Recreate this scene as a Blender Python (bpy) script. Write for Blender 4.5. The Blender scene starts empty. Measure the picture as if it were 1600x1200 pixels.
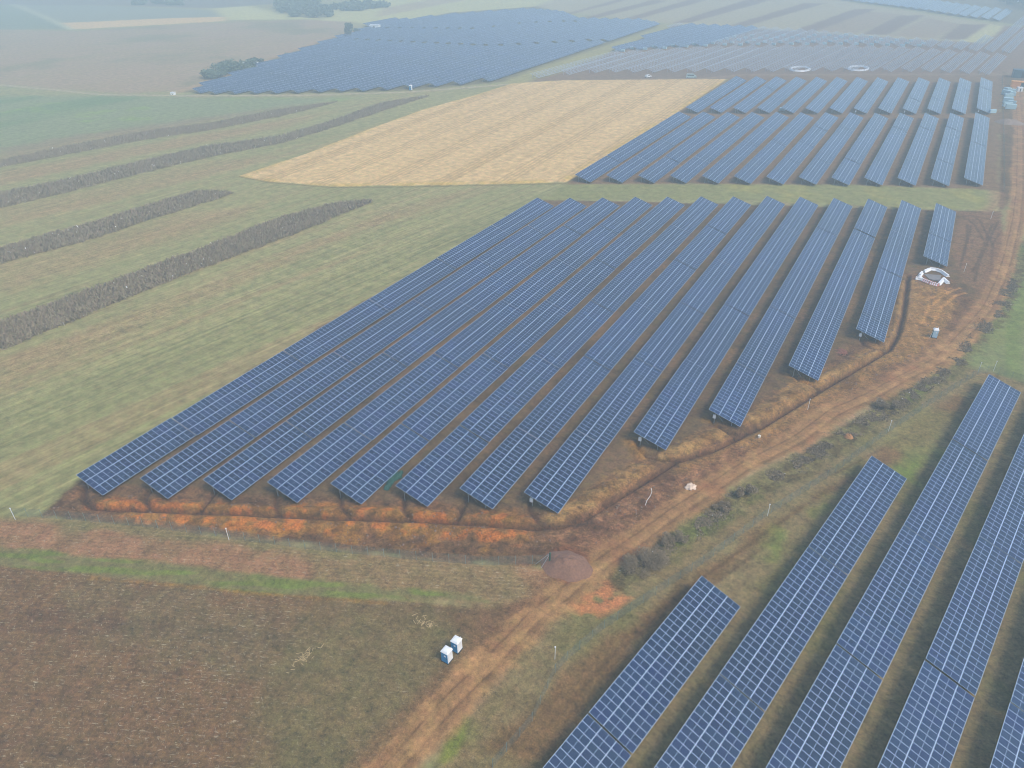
import bpy, math, random, time
import numpy as np
from mathutils import Vector, Matrix
T0=time.time()
random.seed(7); rng=np.random.default_rng(7)
S=bpy.context.scene; COL=S.collection
# ------------------------------------------------------------------ camera numbers
CX,CY,CZ=119.08,0.0,87.12
PIT,YAW,ROL,FPX=0.56383,-0.516324,-0.011654,1164.9      # focal length for a 1600 px wide frame
def cam_axes():
    cp,sp=math.cos(PIT),math.sin(PIT); cy,sy=math.cos(YAW),math.sin(YAW)
    F=Vector((sy*cp,cy*cp,-sp)); R=Vector((cy,-sy,0)); U=R.cross(F)
    return F, math.cos(ROL)*R+math.sin(ROL)*U, -math.sin(ROL)*R+math.cos(ROL)*U
AF,AR,AU=cam_axes()
def at(px,py,z=0.0):
    "ground (or height z) point under a pixel of the photograph"
    d=AF*FPX+AR*(px-800)-AU*(py-600); t=(z-CZ)/d.z
    return (CX+d.x*t, CY+d.y*t)
def W(pts): return np.array([at(*p) for p in pts])
def pix(x,y,z=0.0):
    d=Vector((x-CX,y-CY,z-CZ)); k=d.dot(AF)
    if k<1: return (-9999,-9999)
    return (800+FPX*d.dot(AR)/k, 600-FPX*d.dot(AU)/k)
def onscreen(x,y,m=60):
    u,v=pix(x,y,1.5); return -m<u<1600+m and -m<v<1200+m
# ------------------------------------------------------------------ noise
_L=rng.random((8,256,256))
def vn(x,y,s,seed=0):
    L=_L[seed%8]; o=seed*17.3
    fx=x/s+o; fy=y/s+o*1.7
    ix=np.floor(fx).astype(int); iy=np.floor(fy).astype(int); fx=fx-ix; fy=fy-iy
    fx=fx*fx*(3-2*fx); fy=fy*fy*(3-2*fy)
    a=L[ix&255,iy&255]; b=L[(ix+1)&255,iy&255]; c=L[ix&255,(iy+1)&255]; d=L[(ix+1)&255,(iy+1)&255]
    return (a*(1-fx)+b*fx)*(1-fy)+(c*(1-fx)+d*fx)*fy
def fb(x,y,s,seed=0,n=3):
    r=0;a=1;t=0
    for k in range(n): r=r+a*vn(x,y,s/2**k,seed+k); t+=a; a*=.55
    return r/t
def ss(t): t=np.clip(t,0,1); return t*t*(3-2*t)
def seg_d(x,y,a,b):
    d=b-a; l=max(d@d,1e-9); t=np.clip(((x-a[0])*d[0]+(y-a[1])*d[1])/l,0,1)
    return np.hypot(x-a[0]-t*d[0],y-a[1]-t*d[1])
def line_d(x,y,P):
    r=np.full(x.shape,1e9)
    for a,b in zip(P[:-1],P[1:]): r=np.minimum(r,seg_d(x,y,a,b))
    return r
def line_sd(x,y,P):
    "signed sideways distance to a polyline (left positive)"
    r=np.full(x.shape,1e9); s=np.zeros(x.shape)
    for a,b in zip(P[:-1],P[1:]):
        q=seg_d(x,y,a,b); d=b-a; side=np.sign(d[0]*(y-a[1])-d[1]*(x-a[0]))
        m=q<r; r=np.where(m,q,r); s=np.where(m,side,s)
    return r*s
def poly_sd(x,y,P):
    "positive inside"
    ins=np.zeros(x.shape,bool); n=len(P)
    for i in range(n):
        a=P[i];b=P[(i+1)%n]
        if a[1]!=b[1]:
            c=((a[1]>y)!=(b[1]>y))&(x<(b[0]-a[0])*(y-a[1])/(b[1]-a[1])+a[0]); ins^=c
    r=line_d(x,y,np.vstack([P,P[:1]]))
    return np.where(ins,r,-r)
# ------------------------------------------------------------------ traced outlines (photo pixels -> ground)
ROAD=W([(590,1225),(613,1200),(704,1096),(757,1045),(838,960),(886,924),(926,889),(998,842),(1050,803),(1092,776),(1162,729),(1247,686),(1303,644),(1359,619),(1416,588),(1466,563),(1487,543),(1520,508),(1544,479),(1562,440),(1574,404),(1588,345),(1593,300),(1594,250),(1594,200),(1591,160),(1588,130)])
TRENCH=W([(131,763),(130,778),(146,793),(191,796),(247,798),(360,802),(500,809),(650,813),(837,825),(875,822),(912,810),(987,764),(1055,721),(1112,704),(1187,668),(1281,610),(1340,575),(1390,546),(1404,520),(1412,490),(1420,430)])
LATS=[W(l) for l in ([(238,764),(226,777),(231,789),(235,797)],[(337,768),(312,799)],[(431,772),(429,789),(437,805)],[(531,770),(533,789),(548,810)],[(632,774),(630,794),(642,813)],[(730,777),(713,816)],[(831,781),(826,794),(841,815),(855,824)],[(997,689),(997,700),(1012,713),(1035,718),(1060,718)],[(1114,651),(1114,662),(1140,677),(1159,679),(1185,670)],[(1232,580),(1250,594),(1279,608)],[(1342,524),(1350,539),(1369,546),(1389,548)])]
BERMS=[(W(l),w) for l,w in (([(868,806),(912,790),(960,757),(1003,733)],2.1),([(1040,712),(1085,693),(1122,676)],1.9),([(1165,659),(1215,632),(1262,606)],2.0),([(1286,592),(1330,571),(1378,551)],1.7),([(1396,527),(1404,490),(1411,441)],1.2),([(985,690),(1000,712)],1.2),([(150,786),(240,791),(420,797),(620,803),(820,814)],1.5),([(200,806),(360,812),(520,820),(700,826),(810,836)],2.0))]
GOLD=W([(372,276),(420,284),(520,291),(640,290),(760,288),(884,285),(905,272),(1000,212),(1062,173),(1135,124),(1000,125),(880,126),(800,131),(740,150),(660,172),(580,201),(480,240)])
FENCE_A=W([(22,806),(110,812),(250,826),(350,840),(480,858),(640,874),(760,884),(858,880)])
FENCE_B=W([(770,1200),(830,1130),(870,1046),(940,985),(1000,945),(1100,880),(1200,805),(1300,742),(1388,676),(1460,628),(1530,584),(1550,582),(1600,600)])
FENCE_C=W([(1568,300),(1568,250),(1567,200),(1566,160),(1565,122)])
STR1=W([(-60,565),(0,545),(150,483),(300,423),(450,367),(540,331),(582,315),(530,319),(450,339),(300,397),(150,453),(0,507),(-60,527)])
STR2=W([(-60,428),(0,411),(150,370),(300,321),(365,302),(305,301),(150,349),(0,390),(-60,405)])
STR3=W([(-60,336),(0,324),(110,298),(220,270),(330,244),(440,223),(500,205),(600,172),(672,150),(600,162),(500,197),(440,214),(330,229),(220,254),(110,281),(0,304),(-60,316)])
STR4=W([(-60,274),(0,261),(110,240),(220,219),(330,203),(440,181),(528,159),(440,171),(330,193),(220,207),(110,228),(0,251),(-60,262)])
FAR_STRIPS=[W(l) for l in ([(868,26),(885,24),(980,0),(962,0)],[(895,32),(920,31),(1040,2),(1020,0)],[(966,32),(988,32),(1105,0),(1075,0)],[(1050,36),(1080,35),(1205,0),(1165,0)],[(1136,41),(1165,41),(1290,5),(1255,5)],[(1235,50),(1272,50),(1370,14),(1335,14)],[(1345,54),(1388,54),(1445,24),(1405,24)],[(1468,61),(1508,62),(1543,38),(1500,38)])]
def lin(r,g,b):
    f=lambda c:(c/255)/12.92 if c<=10 else ((c/255+.055)/1.055)**2.4
    return np.array([f(r),f(g),f(b)])
# ------------------------------------------------------------------ ground relief
def height(x,y):
    h=(fb(x,y,60,1,2)-.5)*.25*np.clip((np.hypot(x-CX,y)-60)/200,0,1)
    m=(x>-20)&(x<175)&(y>25)&(y<330)
    if m.any():
        X=x[m];Y=y[m]
        rd=np.abs(line_sd(X,Y,ROAD))
        rough=ss((rd-2.8)/2)
        soil=ss(poly_sd(X,Y,SOIL_A)/2+.5)
        H=(fb(X,Y,1.6,2,3)-.5)*.28*soil*rough+(fb(X,Y,.9,5,2)-.5)*.08*rough
        for P,w in BERMS:
            d=line_d(X,Y,P); H=H+np.clip(1-(d/w)**2,0,1)*(.55+.5*fb(X,Y,2.2,3,2))*(.75 if w>1.6 else .6)
        churn=ss(poly_sd(X,Y,CHURN)/2+.5); H=H+(fb(X,Y,1.3,4,3)-.5)*.55*churn*rough
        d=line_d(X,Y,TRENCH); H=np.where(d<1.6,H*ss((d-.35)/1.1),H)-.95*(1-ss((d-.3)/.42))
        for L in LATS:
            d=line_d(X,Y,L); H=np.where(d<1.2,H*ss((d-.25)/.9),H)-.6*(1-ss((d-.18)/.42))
        H=H-.09*np.exp(-((rd-1.05)/.33)**2)
        c=np.hypot((X-MOUND[0]),(Y-MOUND[1])); 
        h=h.copy(); h[m]=h[m]+H
    return h
SOIL_A=W([(60,806),(92,778),(122,752),(500,512),(846,312),(1100,318),(1562,330),(1600,290),(1600,118),(1566,112),(1560,300),(1572,420),(1545,470),(1480,545),(1400,592),(1250,682),(1095,770),(1010,830),(900,905),(872,918),(856,885),(700,876),(450,848),(200,818)])
CHURN=W([(890,850),(860,838),(960,780),(1050,745),(1150,700),(1180,712),(1085,765),(1010,812),(930,860)])
MOUND=at(886,880)
# ------------------------------------------------------------------ ground colours
C_=dict(field=lin(144,148,110),fieldtan=lin(155,132,108),brown=lin(116,94,71),olive=lin(112,110,78),grass=lin(110,132,62),grassdull=lin(118,118,84),stub=lin(148,116,94),
 soil=lin(108,84,62),soild=lin(76,53,40),orange=lin(146,110,58),ochre=lin(142,112,68),road=lin(160,127,95),roadd=lin(104,78,58),lane=lin(102,86,66),bare=lin(116,94,66),bsoil=lin(130,120,92),
 greenR=lin(124,136,96),gold=lin(206,184,146),goldd=lin(184,160,114),goldy=lin(190,170,86),greenL=lin(130,144,116),straw=lin(190,175,140),taupe=lin(158,142,128),esoil=lin(128,108,95),grayb=lin(120,104,96),
 pale=lin(182,186,140),cream=lin(205,180,140),dgreen=lin(116,132,120),mauve=lin(140,122,112),path=lin(178,170,160))
def paint(x,y):
    n=x.shape[0]
    c=np.zeros((n,3)); k=np.zeros((n,3))      # k: straw flecks, roughness of mottling, streak
    n1=fb(x,y,40,1,4); n2=fb(x,y,7,2,3); n3=fb(x,y,1.8,3,3); n4=fb(x,y,14,5,3)
    # streaks that follow the strips of the left fields
    th=math.radians(10.6); xs=x*math.cos(th)-y*math.sin(th); ys=x*math.sin(th)+y*math.cos(th)
    st=vn(xs,ys/26,3.1,3)*.5+vn(xs,ys/60,.9,4)*.3+vn(xs,ys/90,9,6)*.5; st=st/1.3
    def mix(m,col,a=1.0): 
        mm=(m*a)[:,None]; c[:]=c*(1-mm)+np.asarray(col)*mm
    def seti(m,v): k[:]=k*(1-m[:,None])+np.array(v)*m[:,None]
    mix(np.ones(n),C_['field']); seti(np.ones(n),(.05,.24,.7))
    mix(ss((st-.52)*5+.2),C_['fieldtan'],.4); mix(ss((n1-.55)*4),lin(138,142,104),.5); mix(ss((.42-st)*6),lin(132,138,100),.5); mix(ss((vn(xs,ys/120,.7,7)-.62)*6),lin(166,162,126),.35)
    def reg(P,col,w=1.5,na=1.5,a=1.0,kk=None,ns=None):
        lo=P.min(0)-w-na-3; hi=P.max(0)+w+na+3
        b=(x>lo[0])&(x<hi[0])&(y>lo[1])&(y<hi[1])
        m=np.zeros(n)
        if b.any():
            d=poly_sd(x[b],y[b],P)+(n2[b]-.5)*na*2+(n3[b]-.5)*na*.8
            m[b]=ss(d/w*.5+.5)
            if col is not None: mix(m,col,a)
            if kk is not None: seti(m,kk)
        return m
    def stroke(P,w,col,soft=.5,na=.3,a=1.0,kk=None):
        P=np.asarray(P); lo=P.min(0)-w-soft-na-2; hi=P.max(0)+w+soft+na+2
        b=(x>lo[0])&(x<hi[0])&(y>lo[1])&(y<hi[1]); m=np.zeros(n)
        if b.any():
            d=w-line_d(x[b],y[b],P)+(n3[b]-.5)*na*2
            m[b]=ss(d/soft*.5+.5)
            if col is not None: mix(m,col,a)
            if kk is not None: seti(m,kk)
        return m
    # tan bands right of each strip
    for q,a in (([(0,600),(150,540),(350,455),(560,360),(720,300),(600,330),(400,420),(200,500),(0,560)],.5),([(0,455),(150,415),(350,350),(420,322),(300,330),(150,378),(0,418)],.45),([(0,352),(110,328),(330,272),(440,244),(330,250),(110,304),(0,328)],.4),([(0,290),(200,245),(440,200),(520,175),(300,212),(0,268)],.55)):
        reg(W(q),C_['fieldtan'],4,3,a,(.12,.5,.8))
    for P_ in (STR1,STR2,STR3,STR4): reg(P_,lin(128,114,100),1.5,1,.9,(.1,.8,.6))
    for o_ in (-47.,-41.,-34.5,-96.,-89.): 
        for w_ in (0,1.9): mix(np.exp(-((xs-o_-w_+(n1-.5)*3)/.35)**2)*(y<260)*(x<-2),lin(112,118,84),.45)
    # upper left green field
    m=reg(W([(-700,270),(-300,190),(0,150),(150,150),(300,152),(480,152),(560,153),(500,160),(300,192),(110,218),(0,240),(-300,300)]),C_['greenL'],6,4,1,(0,.3,.5))
    mix(m*ss((vn(xs*.4,ys/40,6,2)-.5)*4),lin(98,130,90),.7); mix(m*ss((n4-.6)*6),lin(130,165,70),.5)
    reg(W([(0,250),(110,225),(330,190),(480,160),(330,182),(110,212),(0,232)]),C_['mauve'],5,3,.6)
    # fields beyond, to the hazy end; paleness of haze partly painted into the colours
    m=reg(W([(-900,130),(0,132),(200,146),(300,140),(400,100),(545,57),(548,33),(480,31),(300,37),(120,49),(0,46),(-900,60)]),C_['taupe'],5,3,1,(0,.2,.5))
    mix(m*ss((st-.5)*4+.3),lin(150,140,112),.5); mix(m*ss((n1-.5)*4),lin(112,120,92),.6)
    reg(W([(-900,55),(0,46),(110,46),(95,36),(20,8),(-900,20)]),C_['dgreen'],8,3)
    reg(W([(20,6),(60,22),(96,36),(350,27),(330,16),(150,8)]),lin(128,138,134),8,3)
    reg(W([(96,36),(116,46),(350,33),(356,26),(250,29)]),C_['cream'],3,1)
    reg(W([(332,13),(390,9),(440,22),(500,30),(357,31),(345,22)]),C_['pale'],4,2)
    reg(W([(-900,20),(20,8),(150,8),(330,13),(430,6),(430,-18),(-900,-10)]),lin(112,110,112),10,4)
    reg(W([(500,32),(548,34),(590,40),(700,22),(820,12),(980,-10),(600,-14),(520,12)]),C_['pale'],6,3,.9)
    reg(W([(585,28),(700,5),(760,-5),(730,-10),(600,12)]),C_['taupe'],5,2,.7)
    # top centre: pale ground with dark strips
    reg(W([(830,12),(1000,32),(1060,38),(1200,46),(1400,60),(1540,70),(1600,45),(1450,22),(1330,4),(1290,-12),(900,-12)]),lin(160,156,136),6,2,1,(0,.2,.2))
    reg(W([(1270,50),(1340,52),(1410,22),(1350,18)]),C_['mauve'],4,2,.6); reg(W([(1390,56),(1460,60),(1500,38),(1450,28)]),C_['mauve'],4,2,.6)
    reg(W([(1500,64),(1540,68),(1575,42),(1545,38)]),C_['pale'],4,2,.7)
    for P in FAR_STRIPS: reg(P,C_['grayb'],3,1.5,.95)
    # land under the far plants
    m=reg(W([(290,144),(440,146),(640,142),(790,128),(945,72),(1030,42),(900,28),(840,10),(700,20),(520,58),(400,98)]),lin(112,108,84),3,1.5)
    reg(W([(790,130),(800,121),(945,72),(1035,40),(1070,38),(960,82),(862,125)]),lin(150,150,104),4,3,.9)
    reg(W([(828,127),(880,112),(955,82),(1055,39),(1200,46),(1400,60),(1540,68),(1570,40),(1800,60),(1800,130),(1600,128),(1130,124)]),C_['esoil'],3,2,1,(.02,.4,.2))
    reg(W([(820,130),(1120,123),(1600,118),(1800,125),(1800,108),(1560,118),(1150,110),(1000,113)]),C_['grayb'],3,2,.8)
    reg(W([(1320,0),(1600,40),(1900,80),(1900,-16),(1300,-16)]),lin(112,108,92),5,3)
    # brown land of the main plant and behind it
    msoil=reg(SOIL_A,C_['lane'],.8,1.0,1,(.06,.7,.1))
    reg(W([(880,290),(905,272),(1060,174),(1148,117),(1566,118),(1566,300),(1380,290),(1100,288)]),lin(124,103,82),2,2,1,(.05,.6,.1))
    lane=((x+.5)/10.2)%1.0
    mA=msoil*ss((y-52-.47*x)/4+.5)
    mix(mA*ss((n2-.5)*4+.3),lin(128,104,84),.5); mix(mA*ss((n4-.56)*7),C_['ochre'],.25); mix(mA*ss((.4-n2)*6),lin(98,78,62),.5)
    mix(mA*ss((n3-.62)*7),lin(104,100,62),.35)
    # green strip between the two blocks
    m=reg(W([(846,312),(884,288),(1100,289),(1300,289),(1545,296),(1540,328),(1300,318),(1100,312)]),lin(134,140,96),1.5,1.5,1,(.05,.3,.1))
    mix(m*ss((n4-.5)*5),lin(160,158,92),.5)
    # soil works at the near edge
    m=reg(W([(62,806),(96,776),(128,752),(860,800),(1000,720),(1200,618),(1400,500),(1425,430),(1480,428),(1520,470),(1480,545),(1400,592),(1250,682),(1095,770),(1010,830),(900,905),(872,918),(856,885),(700,876),(450,848),(200,818)]),C_['soil'],.7,1.2,1,(.1,1,0))
    mix(m*ss((n2-.52)*6),lin(128,96,72),.8); mix(m*ss((.44-n3)*7),C_['soild'],.6)
    m=reg(W([(1240,590),(1330,560),(1400,505),(1425,440),(1478,452),(1500,475),(1470,530),(1400,580),(1250,668),(1100,745),(1060,735),(1180,675)]),C_['ochre'],1,2,.75,(.25,1,0))
    mix(m*ss((n3-.5)*6),lin(156,122,78),.7); mix(m*ss((.42-n2)*6),lin(96,72,42),.7)
    # tyre marks raked through the ochre ground
    b=m>.02
    if b.any():
        w_=np.sin((x[b]*.95+y[b]*.32)*2.6+n2[b]*9); t=np.zeros(n); t[b]=m[b]*ss((w_-.55)*2.5)*ss((n4[b]-.4)*6); mix(t,lin(160,130,90),.55)
    for q,w in (([(1440,505),(1452,480),(1478,458),(1500,450)],.35),([(1458,505),(1470,482),(1492,462),(1508,458)],.35),([(1445,470),(1465,462),(1485,450)],.35)):
        stroke(W(q),w,lin(184,142,92),.4,.3,.8)
    for q in ([(190,796),(360,802),(600,812),(720,818),(760,830),(770,862),(640,856),(520,848),(450,838),(300,818),(200,806)],[(165,788),(500,790),(820,800),(835,818),(640,808),(360,798),(170,794)]):
        m=reg(W(q),None,.8,1.5); o=m*ss((fb(x,y,4.5,6,4)-.45)*7); mix(o,C_['orange'],.8); mix(o*ss((n3-.55)*8),lin(164,124,62),.7); mix(o*ss((.43-n3)*8),lin(112,76,44),.7); seti(o,(.02,.9,0))
    for P,w in BERMS:
        left=P[:,0].mean()<75 and len(P)>=5
        m=stroke(P,w*.95,None,1.0,.8); col=C_['orange'] if left else lin(140,112,74)
        mix(m,col,.45 if left else .85); mix(m*ss((n3-.5)*7),lin(160,134,92) if not left else lin(190,112,50),.6); mix(m*ss((.44-n3)*8),lin(108,80,40),.5)
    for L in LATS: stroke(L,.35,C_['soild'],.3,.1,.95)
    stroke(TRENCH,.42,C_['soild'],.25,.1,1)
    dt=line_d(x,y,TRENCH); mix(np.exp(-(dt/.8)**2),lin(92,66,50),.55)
    for P in (W([(985,690),(1000,712)]),W([(1105,655),(1120,660)]),W([(1236,588),(1262,598)]),W([(1335,524),(1352,530)])): stroke(P,1.1,C_['orange'],1.2,.8,.7)
    m=reg(CHURN,lin(124,92,72),1,1.5,.8,(.05,1,0)); mix(m*ss((.47-n3)*8),lin(84,60,46),.8); mix(m*ss((n3-.6)*8),lin(158,122,96),.7)
    # ruts on the open corner at upper right
    m=reg(W([(1500,330),(1562,332),(1572,400),(1540,460),(1500,440),(1490,380)]),lin(126,100,80),1,1,.8,(.1,.8,0))
    for q in ([(1498,338),(1518,336),(1532,345),(1545,372),(1553,385)],[(1498,341),(1512,342),(1524,352),(1540,380)],[(1512,350),(1510,380),(1500,420)],[(1518,352),(1505,400)],[(1560,345),(1545,375),(1530,410),(1522,440)],[(1550,352),(1535,390),(1520,425)],[(1565,360),(1552,380),(1548,420)]):
        stroke(W(q),.3,lin(82,66,54),.3,.2,.8)
    stroke(W([(1560,300),(1556,320),(1540,330)]),1.5,lin(150,118,96),2,1,.6)
    # right verge, open ground around the lower right plant
    mR=reg(W([(672,1225),(760,1050),(900,922),(1000,850),(1100,785),(1250,700),(1420,598),(1480,560),(1600,470),(2200,700),(2200,1500),(800,1500)]),C_['bsoil'],1.5,1,1,(.22,.7,0))
    mix(mR*ss((n2-.5)*4),lin(126,112,82),.6); mix(mR*ss((n4-.52)*6),lin(112,112,72),.7); mix(mR*ss((n3-.6)*7),lin(140,128,98),.5)
    reg(W([(760,1170),(900,1030),(1000,960),(1100,892),(1220,806),(1330,740),(1430,655),(1500,612),(1520,640),(1400,720),(1250,800),(1120,905),(1000,1000),(850,1190)]),lin(116,90,62),1.2,1.5,.75,(.12,.8,0))
    for q in ([(990,990),(1080,915),(1200,830),(1300,760)],[(1010,1000),(1100,925),(1210,842)],[(860,1130),(960,1020),(1040,960)],[(1300,742),(1400,690),(1500,640)]): stroke(W(q),.28,lin(88,68,48),.3,.3,.6)
    for q in ([(1190,870),(1240,800),(1310,770),(1290,815),(1250,862),(1220,910)],[(1465,700),(1500,640),(1508,655),(1480,712),(1440,770)],[(1400,740),(1440,700),(1450,716),(1424,750)]):
        m=reg(W(q),None,2,2.5); mix(m*ss((n2-.35)*5),C_['grass'],.85); seti(m,(.1,.6,0))
    reg(W([(1350,690),(1440,640),(1500,640),(1460,730),(1400,700)]),lin(126,128,86),2,2,.6)
    m=reg(W([(898,938),(925,925),(948,912),(955,930),(985,928),(965,948),(935,962),(912,966)]),None,.6,1.6); mix(m*ss((n2-.25)*6),lin(180,130,86),.95)
    reg(W([(905,930),(935,905),(925,900),(895,925)]),lin(104,116,62),.8,1,.8)
    # green field at the right edge
    m=reg(W([(1478,565),(1530,520),(1575,450),(1598,385),(2200,300),(2200,640),(1600,596),(1545,577)]),C_['greenR'],1.5,1.5,1,(0,.4,0))
    mix(m*ss((n4-.5)*5),lin(124,134,84),.6); mix(m*ss((vn(x,y/12,4,5)-.55)*5),lin(108,132,70),.5)
    # verge of the road
    V=W([(962,915),(1000,876),(1090,820),(1160,772),(1250,722),(1310,684),(1390,638),(1450,598),(1510,545),(1560,480),(1590,420),(1600,380)])
    m=stroke(V,2.6,C_['olive'],1.2,1.8,.9,(.15,1,0)); mix(m*ss((n3-.45)*6),lin(84,72,50),.75); mix(m*ss((n2-.58)*7),lin(98,112,56),.6)
    V2=W([(1010,838),(1100,782),(1180,735),(1255,698),(1315,660),(1372,630)]); stroke(V2,.5,lin(168,150,132),.7,.9,.8)
    V3=W([(650,1200),(725,1118),(790,1042)]); stroke(V3,.7,lin(150,134,116),.8,.6,.8)
    reg(W([(690,1190),(700,1150),(722,1115),(728,1130),(712,1175)]),lin(116,134,52),.6,.8,.8)
    # foreground field
    m=reg(W([(-900,820),(0,880),(150,895),(300,908),(450,925),(620,938),(760,950),(852,930),(805,985),(700,1082),(600,1190),(580,1300),(-1500,1400)]),C_['brown'],.8,.8,1,(.95,.75,0))
    a=.43; xr=x*math.cos(a)+y*math.sin(a); yr=-x*math.sin(a)+y*math.cos(a)
    s2=vn(xr/14,yr,1.1,2)*.5+vn(xr/30,yr,3.2,6)*.5
    mix(m*ss((s2-.5)*5),lin(96,76,62),.6); mix(m*ss((n4-.55)*5),lin(112,104,80),.55)
    e=reg(W([(470,960),(560,930),(700,950),(810,960),(700,1082),(600,1190),(590,1300),(330,1300),(440,1100)]),lin(116,107,78),5,4,.85,(.4,.8,0))
    mix(e*ss((n2-.5)*5),lin(102,98,70),.6)
    reg(W([(700,960),(840,935),(845,955),(760,1030),(720,1085),(740,1000)]),lin(112,88,68),1.5,1.5,.8,(.2,.9,0))
    # tractor turning arcs
    for r0 in (14,17,20.5,24): 
        c0=at(430,1240); d=np.abs(np.hypot(x-c0[0],y-c0[1])-r0); mix(np.exp(-(d/.35)**2)*e,lin(88,82,60),.35)
    # stubble band and grass strip in front of the fence
    m=reg(W([(-900,790),(0,808),(60,808),(200,822),(450,852),(700,878),(856,888),(862,925),(760,945),(600,930),(430,912),(250,895),(100,878),(0,866),(-900,800)]),C_['stub'],.8,1,1,(.9,.7,0))
    mix(m*ss((n2-.55)*6),lin(130,108,84),.7); mix(m*ss((.42-n4)*6),lin(126,118,88),.7)
    reg(W([(0,806),(110,812),(330,836),(560,866),(560,874),(330,846),(100,822),(0,816)]),C_['grassdull'],.8,.9,.7)
    m=reg(W([(-900,805),(0,856),(140,868),(300,884),(430,900),(560,915),(730,928),(760,940),(600,936),(430,926),(280,912),(140,896),(0,882),(-900,826)]),C_['grassdull'],.6,.6,1,(.1,.6,0))
    g=ss((vn(xr/7,yr,.8,4)*.6+n2*.4-.5)*7); mix(m*g,C_['grass'],.75); mix(m*ss((.35-g))*ss((n3-.6)*6),lin(140,110,74),.6)
    stroke(W([(140,903),(300,917),(430,930),(600,942)]),.18,lin(150,118,62),.4,.5,.7)
    # path, thin light tracks far away
    stroke(W([(-300,118),(0,133),(90,141),(160,148),(300,150),(480,149),(640,144),(760,135),(830,129)]),1.6,C_['path'],1.5,.5,.8)
    stroke(W([(270,146),(300,137),(400,99),(520,58),(590,39)]),2.2,lin(176,146,120),2,.8,.8)
    stroke(W([(20,6),(60,22),(85,34),(112,46)]),2.0,lin(190,200,190),2,.5,.8)
    stroke(W([(835,128),(1100,123),(1160,117),(1600,116)]),2.2,lin(150,134,120),2,.8,.7)
    # gold field
    m=reg(GOLD,C_['gold'],.5,.5,1,(.1,.16,.3)); paint_gold(x,y,m,mix,n1,n2,n3)
    stroke(W([(372,276),(420,285),(520,293),(640,292),(884,287)]),.5,lin(120,112,76),.4,.3,.8)
    # road
    rs=line_sd(x,y,ROAD); rd=np.abs(rs)
    wid=2.75+.9*(n4-.5)*2
    m=ss((wid-rd+(n3-.5)*1.4)/.9*.5+.5); mix(m,C_['road'],.92); seti(m,(.03,.5,0))
    for o,a_ in ((-1.15,.75),(1.05,.75),(-1.8,.4),(1.75,.35),(.15,.25)):
        mix(m*np.exp(-((rs-o)/.28)**2),C_['roadd'],a_)
    mix(m*ss((vn(x,y,2.6,1)-.55)*5),lin(178,146,108),.5); mix(m*ss((.4-n2)*5),lin(150,108,82),.6)
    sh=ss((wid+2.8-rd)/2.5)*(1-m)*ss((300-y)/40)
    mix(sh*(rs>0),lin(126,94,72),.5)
    m=reg(W([(892,944),(922,922),(950,905),(968,924),(992,932),(968,954),(935,968),(910,970)]),None,.8,1.0); mix(m*ss((n3-.3)*6),lin(184,128,92),.95)
    # mound foot
    d=np.hypot(x-MOUND[0],y-MOUND[1]); mix(ss((4.6-d+(n3-.5)*1.5)/1.5),lin(118,78,60),.8)
    return np.clip(c*np.array([1.05,.91,.70]),0,1),k
def paint_gold(x,y,m,mix,n1,n2,n3):
    th=math.radians(-2); u=x*math.cos(th)-y*math.sin(th); v=x*math.sin(th)+y*math.cos(th)
    sv=vn(u,v/50,2.4,1)*.5+vn(u,v/90,6.5,4)*.5
    mix(m*ss((sv-.5)*6),C_['goldd'],.3); mix(m*ss((n1-.5)*4),lin(214,192,152),.5)
    g=(np.abs(((u+3)/21.0)%1-.5)*21); 
    for o in (.9,2.7): mix(m*np.exp(-((g-o)/.4)**2)*ss((n2-.05)*5),lin(160,136,94),.6)
    e=ss(1-poly_sd(x,y,GOLD)/5) if m.max()>0 else 0
    mix(m*e*ss((n2-.35)*5),C_['goldy'],.6)
# ------------------------------------------------------------------ materials
def nt(name):
    m=bpy.data.materials.new(name); m.use_nodes=True; t=m.node_tree; t.nodes.clear()
    o=t.nodes.new('ShaderNodeOutputMaterial'); b=t.nodes.new('ShaderNodeBsdfPrincipled'); t.links.new(b.outputs[0],o.inputs[0])
    return m,t,b
def node(t,typ,**kw):
    n=t.nodes.new(typ)
    for k,v in kw.items():
        if k.startswith('_'): n.inputs[k[1:]].default_value=v
        else: setattr(n,k,v)
    return n
def simple(name,col,rough=.6,metal=0.,var=.12,scale=3.,bump=0.,spec=.5):
    m,t,b=nt(name)
    tc=node(t,'ShaderNodeTexCoord'); nz=node(t,'ShaderNodeTexNoise',_Scale=scale,_Detail=5.); t.links.new(tc.outputs['Object'],nz.inputs[0])
    mp=node(t,'ShaderNodeMapRange'); mp.inputs[3].default_value=1-var*1.6; mp.inputs[4].default_value=1+var*1.6; t.links.new(nz.outputs[0],mp.inputs[0])
    mx=node(t,'ShaderNodeMix',data_type='RGBA',blend_type='MULTIPLY'); mx.inputs[0].default_value=1; mx.inputs[6].default_value=(*col,1); t.links.new(mp.outputs[0],mx.inputs[7])
    t.links.new(mx.outputs[2],b.inputs['Base Color']); b.inputs['Roughness'].default_value=rough; b.inputs['Metallic'].default_value=metal; b.inputs['Specular IOR Level'].default_value=spec
    if bump:
        bp=node(t,'ShaderNodeBump',_Strength=bump,_Distance=.05); t.links.new(nz.outputs[0],bp.inputs['Height']); t.links.new(bp.outputs[0],b.inputs['Normal'])
    return m
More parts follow.
